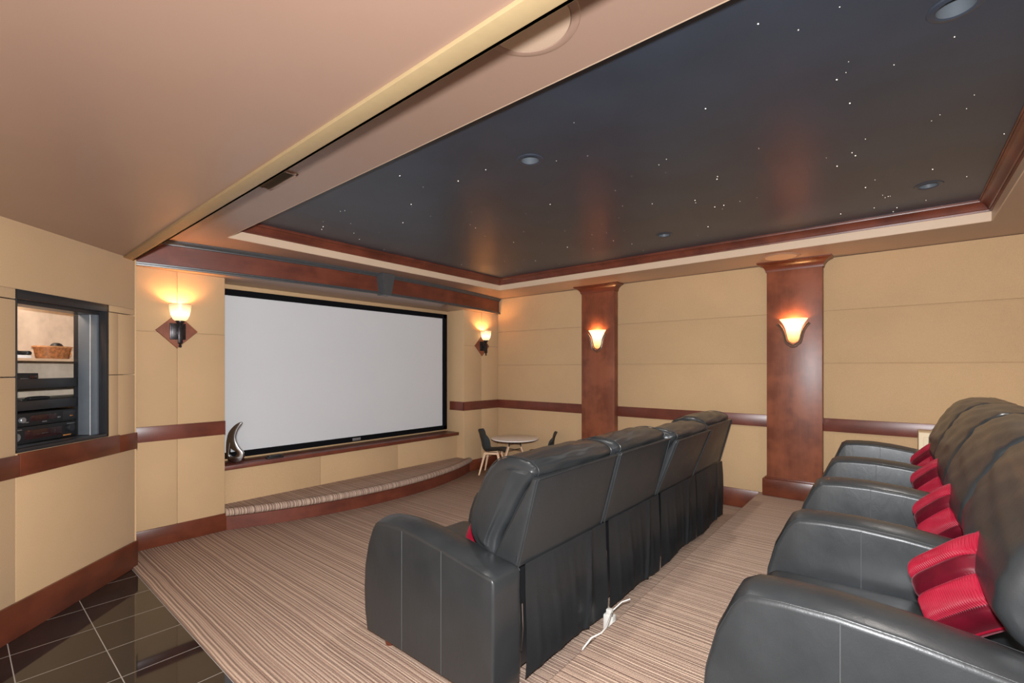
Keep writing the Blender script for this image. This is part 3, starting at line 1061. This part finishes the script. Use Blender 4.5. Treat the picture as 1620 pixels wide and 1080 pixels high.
device('media_box', 'small black media box on the upper black shelf of the rack', 0.38, 0.70, 0.20, 0.36, 1.3845, 1.468, [
    ('button', 'button_grey', (0.04, 0.09, 0.045, 0.052)), ('display', 'display_glass', (0.10, 0.15, 0.05, 0.07))])
lamp('closet_lamp', 'POINT', tuple(ML @ Vector((0.75, 0.40, 2.08))), 2.6, (1.0, 0.88, 0.75), 0.05)
# woven basket on the wood shelf
r = empty('basket')
r.matrix_world = ML @ Matrix.Translation((0.90, 0.28, 1.5625))
tag(r, 'orange brown woven basket on the rack shelf', 'basket')
bm = bmesh.new()
rows = []
n = 72
for j in range(9):
    z = 0.078 * j / 8
    g = 0.85 + 0.15 * j / 8
    rows.append([])
    for i in range(n):
        a = 2 * PI * i / n
        w = 0.0025 * math.sin(a * 18 + (PI if j % 2 else 0))
        rx, ry = (0.105 * g + w), (0.06 * g + w)
        ca, sa = math.cos(a), math.sin(a)
        rows[-1].append(bm.verts.new((rx * math.copysign(abs(ca) ** .6, ca), ry * math.copysign(abs(sa) ** .6, sa), z)))
for A_, B_ in zip(rows, rows[1:]):
    for i in range(n):
        bm.faces.new((A_[i], A_[(i + 1) % n], B_[(i + 1) % n], B_[i]))
bm.faces.new(rows[0][::-1])
bmesh.ops.solidify(bm, geom=bm.faces[:], thickness=0.004)
link_mesh('body', bm, 'wicker', r)
bm = bmesh.new()
tube(bm, [(0.108 * math.copysign(abs(math.cos(a)) ** .6, math.cos(a)), 0.063 * math.copysign(abs(math.sin(a)) ** .6, math.sin(a)), 0.079) for a in [2 * PI * i / 48 for i in range(48)]], 0.006, 8, closed=True)
link_mesh('rim', bm, 'wicker', r)
bm = bmesh.new()
tube(bm, [(0.108, 0.03 * math.cos(PI * i / 10), 0.045 - 0.03 * math.sin(PI * i / 10)) for i in range(11)], 0.004, 6)
link_mesh('handle', bm, 'wicker', r)
# black cloth in the basket
bm = bmesh.new(); puffy(bm, 0.0, 0.08, -0.035, 0.035, 0.03, 0.10, 0.03, (0, 0, 0.01), 6)
o = link_mesh('black_cloth', bm, 'matte_black'); o.matrix_world = ML @ Matrix.Translation((0.89, 0.28, 1.5625))
tag(o, 'black folded cloth poking out of the woven basket', 'cloth')
# game controller on a white box
bm = bmesh.new(); box(bm, 0.57, 0.70, 0.24, 0.36, 1.5625, 1.582, bev=0.002)
o = link_mesh('white_box', bm, 'paper'); o.matrix_world = ML
tag(o, 'flat white box on the wooden rack shelf beside the basket', 'box')
bm = bmesh.new()
puffy(bm, -0.055, 0.055, -0.02, 0.03, 0, 0.026, 0.012, (0, 0, 0.003), 6)
puffy(bm, -0.075, -0.04, -0.055, 0.02, 0, 0.026, 0.012, (0, 0, 0.002), 6)
puffy(bm, 0.04, 0.075, -0.055, 0.02, 0, 0.026, 0.012, (0, 0, 0.002), 6)
lathe(bm, [(0.010, 0.024), (0.008, 0.034), (0.0005, 0.036)], 14, (-0.022, 0, 0)); lathe(bm, [(0.010, 0.024), (0.008, 0.034), (0.0005, 0.036)], 14, (0.022, 0, 0))
o = link_mesh('game_controller', bm, 'matte_black'); o.matrix_world = ML @ Matrix.Translation((0.64, 0.30, 1.5825))
tag(o, 'black game controller on the flat white box in the rack', 'controller')
bm = bmesh.new(); puffy(bm, -0.07, 0.07, -0.02, 0.02, 0, 0.018, 0.008, (0, 0, 0.004), 6)
tube(bm, [(-0.07, 0, 0.006), (-0.10, 0.01, 0.004), (-0.12, -0.01, 0.004)], 0.003, 6)
o = link_mesh('remote_control', bm, 'matte_black'); o.matrix_world = ML @ Matrix.Translation((0.74, 0.24, 1.2978))
tag(o, 'thin black remote lying on the lower black shelf of the rack', 'remote control')

# ------------------------------------------------------------------ recliners
ARM = [(0.02, 0.045), (0.945, 0.045), (0.968, 0.15), (0.975, 0.28), (0.965, 0.40), (0.935, 0.52), (0.892, 0.615), (0.868, 0.648), (0.845, 0.662), (0.76, 0.670), (0.64, 0.672), (0.50, 0.662), (0.33, 0.640), (0.15, 0.613), (0.012, 0.592), (0.0, 0.575), (0.0, 0.30), (0.0, 0.07)]
def arm_crown(p):
    y, z = p
    if z > 0.56 and y < 0.97:
        return 0.022 * min(1, (z - 0.56) / 0.06) * (0.35 + 0.65 * min(1, y / 0.5))
    if y > 0.85:
        return 0.012
    return 0.0
def make_arm(parent, xa, xb, y_start=0.0, az=1.0):
    prof = []
    dense = []
    for (a, b), (c, d) in zip(ARM, ARM[1:] + ARM[:1]):
        k = max(1, int(math.hypot(c - a, d - b) / 0.05))
        for i in range(k):
            dense.append((a + (c - a) * i / k, b + (d - b) * i / k))
    prof = [(max(y, y_start) if y < 0.3 else y, z) for y, z in dense]
    if y_start > 0:
        prof = [(y_start + (y) * (0.975 - y_start) / 0.975, z) for y, z in dense]
    prof = [(y, 0.05 + (z - 0.05) * az) for y, z in prof]
    bm = bmesh.new()
    loft_x(bm, prof, xa, xb, 8, 0.014, arm_crown)
    o = link_mesh('armrest', bm, 'leather', parent, angle=50)
    # piping along the top edges and stitched seams down both faces
    for x in (xa - 0.0005, xb + 0.0005):
        bm = bmesh.new()
        sx = 0.008 if x < (xa + xb) / 2 else -0.008
        pts = [(x + sx, y, z + (0.001)) for y, z in prof if z > 0.30 and y > y_start - 0.001 and not (y < y_start + 0.005 and z < 0.57)]
        pts.sort(key=lambda p: (0 if p[2] > 0.59 else 1, p[1]) if False else p[1] * 2 - p[2])
        pts2 = sorted([p for p in pts if p[2] >= 0.57 and p[1] < 0.87], key=lambda p: p[1]) + sorted([p for p in pts if p[1] >= 0.87], key=lambda p: -p[2])
        tube(bm, pts2, 0.0022, 6)
        link_mesh('piping', bm, 'leather', o)
        for ys in (0.33, 0.63):
            zt = (0.640 if ys < 0.5 else 0.668) * az
            bm = bmesh.new()
            tube(bm, [(x, ys, 0.05), (x, ys, 0.35), (x, ys, zt - 0.004)], 0.0014, 6)
            link_mesh('seam', bm, 'leather_thread', o)
    return o

CUSH = [(0.155, 0.600), (0.215, 0.592), (0.275, 0.615), (0.322, 0.680), (0.325, 0.760), (0.290, 0.850), (0.250, 0.935), (0.212, 0.995), (0.160, 1.048), (0.085, 1.075), (0.00, 1.075), (-0.055, 1.058), (-0.078, 1.035), (-0.060, 1.000), (0.000, 0.930), (0.075, 0.800), (0.140, 0.680)]
def recliner(name, loc, w, label, group, seed, right_arm=False, lean=0.0, first=False, skirt=True, seat_top=0.49, az=1.0):
    r = empty(name, loc)
    tag(r, label, 'recliner', group)
    rn = random.Random(seed)
    make_arm(r, -0.165, 0.025, 0.0 if first else 0.05, az)
    if right_arm:
        make_arm(r, w - 0.025, w + 0.165, 0.13, az)
    # base frame under the seat
    bm = bmesh.new()
    box(bm, 0.03, w - 0.16, 0.12, 0.88, 0.07, 0.33, bev=0.01)
    link_mesh('base', bm, 'matte_black', r)
    # seat cushion with rolled front edge and footrest pad
    bm = bmesh.new()
    puffy(bm, 0.027, w - 0.167, 0.16, 0.965, 0.30, seat_top - 0.02, 0.06, (0.0, 0.012, 0.035), 14, 0.004, seed)
    link_mesh('seat_cushion', bm, 'leather', r, angle=60)
    bm = bmesh.new()
    puffy(bm, 0.029, w - 0.169, 0.875, 0.945, 0.085, 0.315, 0.03, (0.0, 0.012, 0.0), 10, 0.002, seed + 3)
    link_mesh('footrest', bm, 'leather', r, angle=60)
    # back: hard shell at the rear, pillow in front
    def sh(p):
        y, z = p
        return (y - lean * (z - 0.59) / 0.42, z - abs(lean) * 0.35 * (z - 0.59) / 0.42)
    shell = [(0.004, 0.592), (0.150, 0.605), (0.135, 0.645), (-0.078, 1.012), (-0.108, 1.012)]
    sp = []
    for (a, b), (c, d) in zip(shell, shell[1:] + shell[:1]):
        k = max(1, int(math.hypot(c - a, d - b) / 0.03))
        for i in range(k):
            sp.append(sh((a + (c - a) * i / k, b + (d - b) * i / k)))
    bm = bmesh.new()
    loft_x(bm, sp, 0.004, w - 0.006, 12, 0.016, lambda p: 0.004)
    so = link_mesh('back_shell', bm, 'leather', r, angle=45)
    bm = bmesh.new()
    loop = []
    a = sh((-0.109, 1.008)); b = sh((0.002, 0.597))
    xl_, xr_ = 0.010, w - 0.012
    tube(bm, [(xl_, b[0] - 0.001, b[1]), (xl_, (a[0] + b[0]) / 2 - 0.001, (a[1] + b[1]) / 2), (xl_, a[0] + 0.002, a[1] - 0.008), (xl_ + 0.008, a[0] - 0.001, a[1]), (w / 2, a[0] - 0.002, a[1] + .003), (xr_ - 0.008, a[0] - 0.001, a[1]), (xr_, a[0] + 0.002, a[1] - 0.008), (xr_, (a[0] + b[0]) / 2 - 0.001, (a[1] + b[1]) / 2), (xr_, b[0] - 0.001, b[1])], 0.0045, 8)
    link_mesh('piping', bm, 'leather', so)
    cp = smooth_closed([sh(p) for p in CUSH], 4)
    bm = bmesh.new()
    def ccr(p):
        return 0.014
    loft_x(bm, cp, 0.010 + (0.0 if first else 0.004), w - 0.014, 30, 0.042, ccr, 0.0034, seed, 2.4, spine=(sh((0.205, 0.665)), sh((0.03, 1.03))))
    co_ = link_mesh('back_cushion', bm, 'leather', r, angle=80)
    # stitched boxing seams around both ends and along the top
    for x in ((0.048, w - 0.052) if skirt else ()):
        bm = bmesh.new()
        m_ = len(cp)
        ring = []
        for i in range(m_):
            t_ = (cp[(i + 1) % m_] - cp[i - 1]).normalized()
            nn = Vector((t_.y, -t_.x))
            q = cp[i] + nn * 0.0085
            ring.append((x, q.x, q.y))
        tube(bm, ring, 0.0026, 6, closed=True)
        link_mesh('seam', bm, 'leather', co_)
    # draped skirt hanging behind, in soft folds
    if skirt:
        bm = bmesh.new()
        nx, nz = 64, 26
        x0, x1 = 0.042, w + 0.018
        z0, z1 = 0.075, 0.600
        f1, f2, f3 = rn.uniform(0, 6), rn.uniform(0, 6), rn.uniform(0, 6)
        rows = []
        for j in range(nz + 1):
            t = j / nz
            row = []
            for i in range(nx + 1):
                s = i / nx
                x = x0 + (x1 - x0) * s + 0.006 * math.sin(t * 6 + f1) * (1 - t * 0.2)
                amp = 0.002 + 0.008 * t
                y = -0.010 - 0.010 * math.sin(PI * t) - amp * (0.5 + 0.5 * math.sin(s * 9 + f2 + 1.2 * t)) - amp * 0.45 * max(0, math.sin(s * 29 + f3 - 2.2 * t)) ** 2
                y -= 0.012 * math.exp(-((s - 0.78 + 0.06 * t) / 0.03) ** 2) * (0.3 + t)
                z = z1 - (z1 - z0) * t - 0.012 * math.sin(s * 5 + f1) * t * t
                row.append(bm.verts.new((x, y, z)))
            rows.append(row)
        for A_, B_ in zip(rows, rows[1:]):
            for i in range(nx):
                bm.faces.new((A_[i], A_[i + 1], B_[i + 1], B_[i]))
        bmesh.ops.solidify(bm, geom=bm.faces[:], thickness=-0.004)
        sk = link_mesh('back_skirt', bm, 'leather_brightened', r, angle=70)
        bm = bmesh.new(); box(bm, 0.03, w - 0.02, 0.055, 0.075, 0.08, 0.58)
        link_mesh('back_panel', bm, 'satin_black', r)
        # steel rail of the mechanism, seen in the gap beside the skirt
        bm = bmesh.new()
        box(bm, 0.028, 0.036, 0.01, 0.05, 0.10, 0.56, bev=0.002)
        tube(bm, [(0.034, 0.0, 0.42), (0.040, 0.0, 0.30), (0.034, 0.005, 0.2)], 0.004, 6)
        link_mesh('mechanism', bm, 'steel', r)
    # feet
    for fx, fy in (((-0.11, 0.80), (-0.11, 0.10)) if not right_arm else ((-0.11, 0.80), (-0.11, 0.10), (w + 0.07, 0.80), (w + 0.07, 0.2))):
        bm = bmesh.new()
        lathe(bm, [(0.0005, 0.0005), (0.026, 0.0005), (0.036, 0.046), (0.0005, 0.046)], 16, (fx, fy, 0))
        link_mesh('foot', bm, 'foot_wood', r)
    return r

FY = 1.33
gf = 'recliners of the front row'
recliner('recliner', (1.640, FY, 0), 0.785, 'black leather recliner of the front row, nearest the camera, its whole side visible', gf, 11, first=True)
recliner('recliner', (2.440, FY, 0), 0.765, 'black leather recliner seen from behind, second from the camera in the front row', gf, 12)
recliner('recliner', (3.215, FY, 0), 0.765, 'black leather recliner seen from behind, third from the camera, back tilted furthest', gf, 13, lean=0.045)
recliner('recliner', (3.985, FY, 0), 0.775, 'black leather recliner seen from behind, farthest of the front row, by the right wall', gf, 14, right_arm=True)
BY = -0.515
gb = 'recliners of the back row'
xs = [1.625, 2.500, 3.320, 4.150, 4.960]
bl = ['black leather recliner of the back row, nearest the camera at bottom right', 'black leather recliner of the back row, second from the camera',
      'black leather recliner of the back row, third from the camera', 'black leather recliner of the back row, farthest, beside the cream cabinet']
for i in range(4):
    recliner('recliner', (xs[i], BY, 0.2), xs[i + 1] - xs[i] - 0.005, bl[i], gb, 31 + i, first=True, right_arm=(i == 3), skirt=False, seat_top=0.445, az=0.97)

# ------------------------------------------------------------------ throw pillows
def pillow(name, loc, rot, size, label, group, seed):
    r = empty(name, loc)
    r.rotation_euler = rot
    tag(r, label, 'pillow', group)
    nu, nv = 44, 190
    bm = bmesh.new()
    h = size / 2
    def band_of(u):
        return 1 if (u < -0.42 or 0.05 < u < 0.70) else 0
    top, bot = {}, {}
    for i in range(nu + 1):
        for j in range(nv + 1):
            u, v = 2 * i / nu - 1, 2 * j / nv - 1
            e = (1 - u ** 4) * (1 - v ** 4)
            th = 0.078 * (max(0, e) ** 0.55)
            for gx in (-0.42, 0.05, 0.70):
                th *= 1 - 0.16 * math.exp(-((u - gx) / 0.06) ** 2)
            pin = 1 - 0.05 * (1 - abs(u) ** 2) * abs(v) ** 3 - 0.05 * (1 - abs(v) ** 2) * abs(u) ** 3
            x, y = u * h * pin, v * h * pin
            rib = 0.0019 * math.sin(v * 118 + 3 * u) if band_of(u) else 0.0
            z = th + rib * (1 if e > 0.02 else 0)
            edge = i in (0, nu) or j in (0, nv)
            vt = bm.verts.new((x, y, z if not edge else 0))
            top[i, j] = vt
            bot[i, j] = vt if edge else bm.verts.new((x, y, -z))
    for i in range(nu):
        for j in range(nv):
            mi = band_of(2 * (i + .5) / nu - 1)
            f1 = bm.faces.new((top[i, j], top[i + 1, j], top[i + 1, j + 1], top[i, j + 1])); f1.material_index = mi
            f2 = bm.faces.new((bot[i, j], bot[i, j + 1], bot[i + 1, j + 1], bot[i + 1, j])); f2.material_index = mi
    link_mesh('cover', bm, ['crimson_velvet', 'crimson_pleat'], r, angle=70)
    bm = bmesh.new()
    pts = []
    for k in range(64):
        t = k / 16
        sd = int(t); q = 2 * (t - sd) - 1
        u, v = [(q, -1), (1, q), (-q, 1), (-1, -q)][sd]
        pin = 1 - 0.05 * (1 - abs(u) ** 2) * abs(v) ** 3 - 0.05 * (1 - abs(v) ** 2) * abs(u) ** 3
        pts.append((u * h * pin, v * h * pin, 0))
    tube(bm, pts, 0.004, 6, closed=True)
    link_mesh('piping', bm, 'crimson_pleat', r)
    return r
gp = 'red pleated pillows on the recliners'
D = math.radians
pl = ['crimson pleated pillow on the nearest back row recliner', 'crimson pleated pillow on the second back row recliner',
      'crimson pleated pillow on the third back row recliner', 'crimson pleated pillow on the farthest back row recliner']
for i, (x, y, z, rx, rz) in enumerate(((1.96, -0.15, 0.83, 62, 38), (2.84, -0.17, 0.825, 60, 32), (3.67, -0.18, 0.82, 62, 36), (4.50, -0.185, 0.81, 58, 30))):
    p = pillow('throw_pillow', (x, y, z), (0, 0, 0), 0.265, pl[i], gp, i)
    p.rotation_euler = (Matrix.Rotation(D(rz), 3, 'Z') @ Matrix.Rotation(D(-(90 - 18)), 3, 'X') @ Matrix.Rotation(D(135), 3, 'Z')).to_euler()
p = pillow('throw_pillow', (1.93, FY + 0.425, 0.625), (0, 0, 0), 0.28, 'crimson pillow mostly hidden behind the nearest front row recliner back', gp, 9)
p.rotation_euler = (Matrix.Rotation(D(5), 3, 'Z') @ Matrix.Rotation(D(-62), 3, 'X')).to_euler()

# ------------------------------------------------------------------ cords behind the front row
r = empty('power_strip', (2.385, 1.26, 0))
tag(r, 'white power plug and cords on the carpet behind the front row', 'power strip')
bm = bmesh.new(); box(bm, -0.022, 0.022, -0.03, 0.03, 0.001, 0.105, bev=0.006); box(bm, -0.012, 0.012, -0.034, -0.028, 0.03, 0.075, bev=0.002); box(bm, -0.016, 0.016, -0.016, 0.016, 0.10, 0.135, bev=0.005)
link_mesh('socket_body', bm, 'white_plastic', r)
bm = bmesh.new(); tube(bm, [(-0.01, -0.02, 0.10), (-0.06, -0.05, 0.15), (-0.13, -0.08, 0.188), (-0.22, -0.115, 0.209), (-0.30, -0.14, 0.209), (-0.36, -0.145, 0.208), (-0.42, -0.125, 0.204), (-0.455, -0.10, 0.16), (-0.46, -0.08, 0.05), (-0.45, -0.06, 0.008)], 0.0042, 8)
link_mesh('cord', bm, 'white_plastic', r)
bm = bmesh.new(); tube(bm, [(0.012, 0.0, 0.11), (0.05, -0.05, 0.17), (0.075, -0.09, 0.19)], 0.0035, 8)
link_mesh('cord', bm, 'white_plastic', r)

# ------------------------------------------------------------------ children's table and chairs in the far corner
t = empty('round_table', (5.0, 4.1, 0))
tag(t, 'small round white table with splayed wooden legs in the far corner', 'table')
bm = bmesh.new()
lathe(bm, [(0.0005, 0.515), (0.318, 0.515), (0.328, 0.519), (0.330, 0.524), (0.328, 0.531), (0.322, 0.533), (0.0005, 0.533)], 64)
link_mesh('tabletop', bm, 'table_white', t)
bm = bmesh.new(); lathe(bm, [(0.0005, 0.507), (0.305, 0.507), (0.322, 0.515), (0.0005, 0.515)], 64)
link_mesh('edge_band', bm, 'matte_black', t)
for k in range(4):
    a = D(-5 + 90 * k)
    ca, sa = math.cos(a), math.sin(a)
    bm = bmesh.new(); tube(bm, [(0.30 * ca, 0.30 * sa, 0.003), (0.12 * ca, 0.12 * sa, 0.42)], [0.011, 0.016], 12)
    lg = link_mesh('leg', bm, 'beech', t)
    bm = bmesh.new(); tube(bm, [(0.125 * ca, 0.125 * sa, 0.415), (0.085 * ca, 0.085 * sa, 0.506)], 0.007, 8)
    tube(bm, [(0.10 * ca, 0.10 * sa, 0.47), (0.148 * ca, 0.148 * sa, 0.33)], 0.0045, 6)
    link_mesh('bracket', bm, 'matte_black', lg)
for k in range(2):
    bm = bmesh.new()
    a = D(-5 + 90 * k); ca, sa = math.cos(a), math.sin(a)
    tube(bm, [(0.135 * ca, 0.135 * sa, 0.37), (-0.135 * ca, -0.135 * sa, 0.37)], 0.004, 6)
    tube(bm, [(0.11 * ca, 0.11 * sa, 0.455), (-0.11 * ca, -0.11 * sa, 0.455)], 0.004, 6)
    link_mesh('cross_wire', bm, 'matte_black', t)

def kid_chair():
    r = empty('shell_chair')
    # side profile of the shell, local +y is forward
    prof = [(0.180, 0.318), (0.165, 0.332), (0.10, 0.338), (0.0, 0.328), (-0.08, 0.326), (-0.125, 0.345), (-0.152, 0.39), (-0.165, 0.45), (-0.172, 0.51), (-0.185, 0.57), (-0.205, 0.615), (-0.215, 0.625)]
    P = []
    for i in range(len(prof) - 1):
        p0, p1, p2, p3 = [Vector(prof[max(0, min(len(prof) - 1, i + k))]) for k in (-1, 0, 1, 2)]
        for s in range(4):
            q = s / 4
            P.append(0.5 * ((2 * p1) + (p2 - p0) * q + (2 * p0 - 5 * p1 + 4 * p2 - p3) * q * q + (3 * p1 - p0 - 3 * p2 + p3) * q ** 3))
    P.append(Vector(prof[-1]))
    n = len(P); m = 16
    bm = bmesh.new(); rows = []
    for i, p in enumerate(P):
        s = i / (n - 1)
        w = 0.155 + 0.012 * math.sin(PI * min(1, s * 1.6))
        if s < 0.08: w *= 0.80 + 0.2 * (s / 0.08)
        if s > 0.82: w *= math.sqrt(max(0.12, 1 - ((s - 0.82) / 0.20) ** 2))
        row = []
        for j in range(m + 1):
            u = 2 * j / m - 1
            lift = abs(u) ** 2.6
            dy, dz = 0.0, 0.0
            sb = max(0.0, min(1.0, (s - 0.3) / 0.35)); sb = sb * sb * (3 - 2 * sb)
            dz = 0.022 * lift * (1 - sb)
            dy = 0.028 * lift * sb
            if 0.35 < s < 0.75:
                dy += 0.045 * lift * math.sin(PI * (s - 0.35) / 0.4)
                dz += 0.03 * lift * math.sin(PI * (s - 0.35) / 0.4)
            row.append(bm.verts.new((u * w, p.x + dy, p.y + dz)))
        rows.append(row)
    for A_, B_ in zip(rows, rows[1:]):
        for j in range(m):
            bm.faces.new((A_[j], A_[j + 1], B_[j + 1], B_[j]))
    bmesh.ops.solidify(bm, geom=bm.faces[:], thickness=0.007)
    link_mesh('seat_shell', bm, 'shell_grey', r, angle=60)
    bm = bmesh.new()
    box(bm, -0.11, 0.11, -0.10, -0.075, 0.275, 0.318, bev=0.006)
    box(bm, -0.11, 0.11, 0.075, 0.10, 0.285, 0.325, bev=0.006)
    box(bm, -0.115, -0.09, -0.09, 0.09, 0.285, 0.316, bev=0.006)
    box(bm, 0.09, 0.115, -0.09, 0.09, 0.285, 0.316, bev=0.006)
    link_mesh('seat_frame', bm, 'beech', r)
    for sx in (-1, 1):
        for sy in (-1, 1):
            bm = bmesh.new()
            b = bmesh.new(); bmesh.ops.create_cube(b, size=1)
            for v in b.verts:
                tz = v.co.z + .5
                cx_ = sx * (0.165 - 0.065 * tz); cy_ = sy * (0.165 - 0.075 * tz)
                ww = 0.018 + 0.016 * tz
                v.co = Vector((cx_ + v.co.x * ww, cy_ + v.co.y * ww, 0.002 + 0.312 * tz))
            bmesh.ops.bevel(b, geom=b.edges[:], offset=0.004, segments=2, affect='EDGES')
            merge(bm, b)
            link_mesh('leg', bm, 'beech', r)
    return r
c1 = kid_chair()
c1.location = (4.93, 4.44, 0); c1.rotation_euler = (0, 0, math.atan2(-0.88, 0.47) - PI / 2)
tag(c1, 'small dark grey shell chair with wooden legs, left of the round table', 'chair', 'shell chairs at the round table')
c2 = copy_tree(c1)
c2.location = (5.17, 3.76, 0); c2.rotation_euler = (0, 0, math.atan2(0.81, -0.58) - PI / 2)
tag(c2, 'small dark grey shell chair right of the round table, half hidden by the recliner', 'chair', 'shell chairs at the round table')

# ------------------------------------------------------------------ cream cabinet with papers by the right wall
r = empty('side_cabinet', (5.28, -0.45, 0.2))
tag(r, 'cream side cabinet against the right wall behind the back row', 'cabinet')
bm = bmesh.new(); box(bm, -0.14, 0.14, -0.32, 0.32, 0.001, 0.765, bev=0.004)
link_mesh('body', bm, 'cream_cabinet', r)
bm = bmesh.new(); box(bm, -0.150, -0.139, -0.29, 0.29, 0.04, 0.73, bev=0.003)
link_mesh('door', bm, 'cream_cabinet', r)
bm = bmesh.new()
for k in range(4):
    box(bm, 5.17 + 0.004 * k, 5.38, -0.62, -0.22 - 0.006 * k, 0.9665 + 0.007 * k, 0.973 + 0.007 * k, bev=0.001)
o = link_mesh('paper_stack', bm, 'paper')
tag(o, 'short stack of white paper on the cream side cabinet', 'papers')
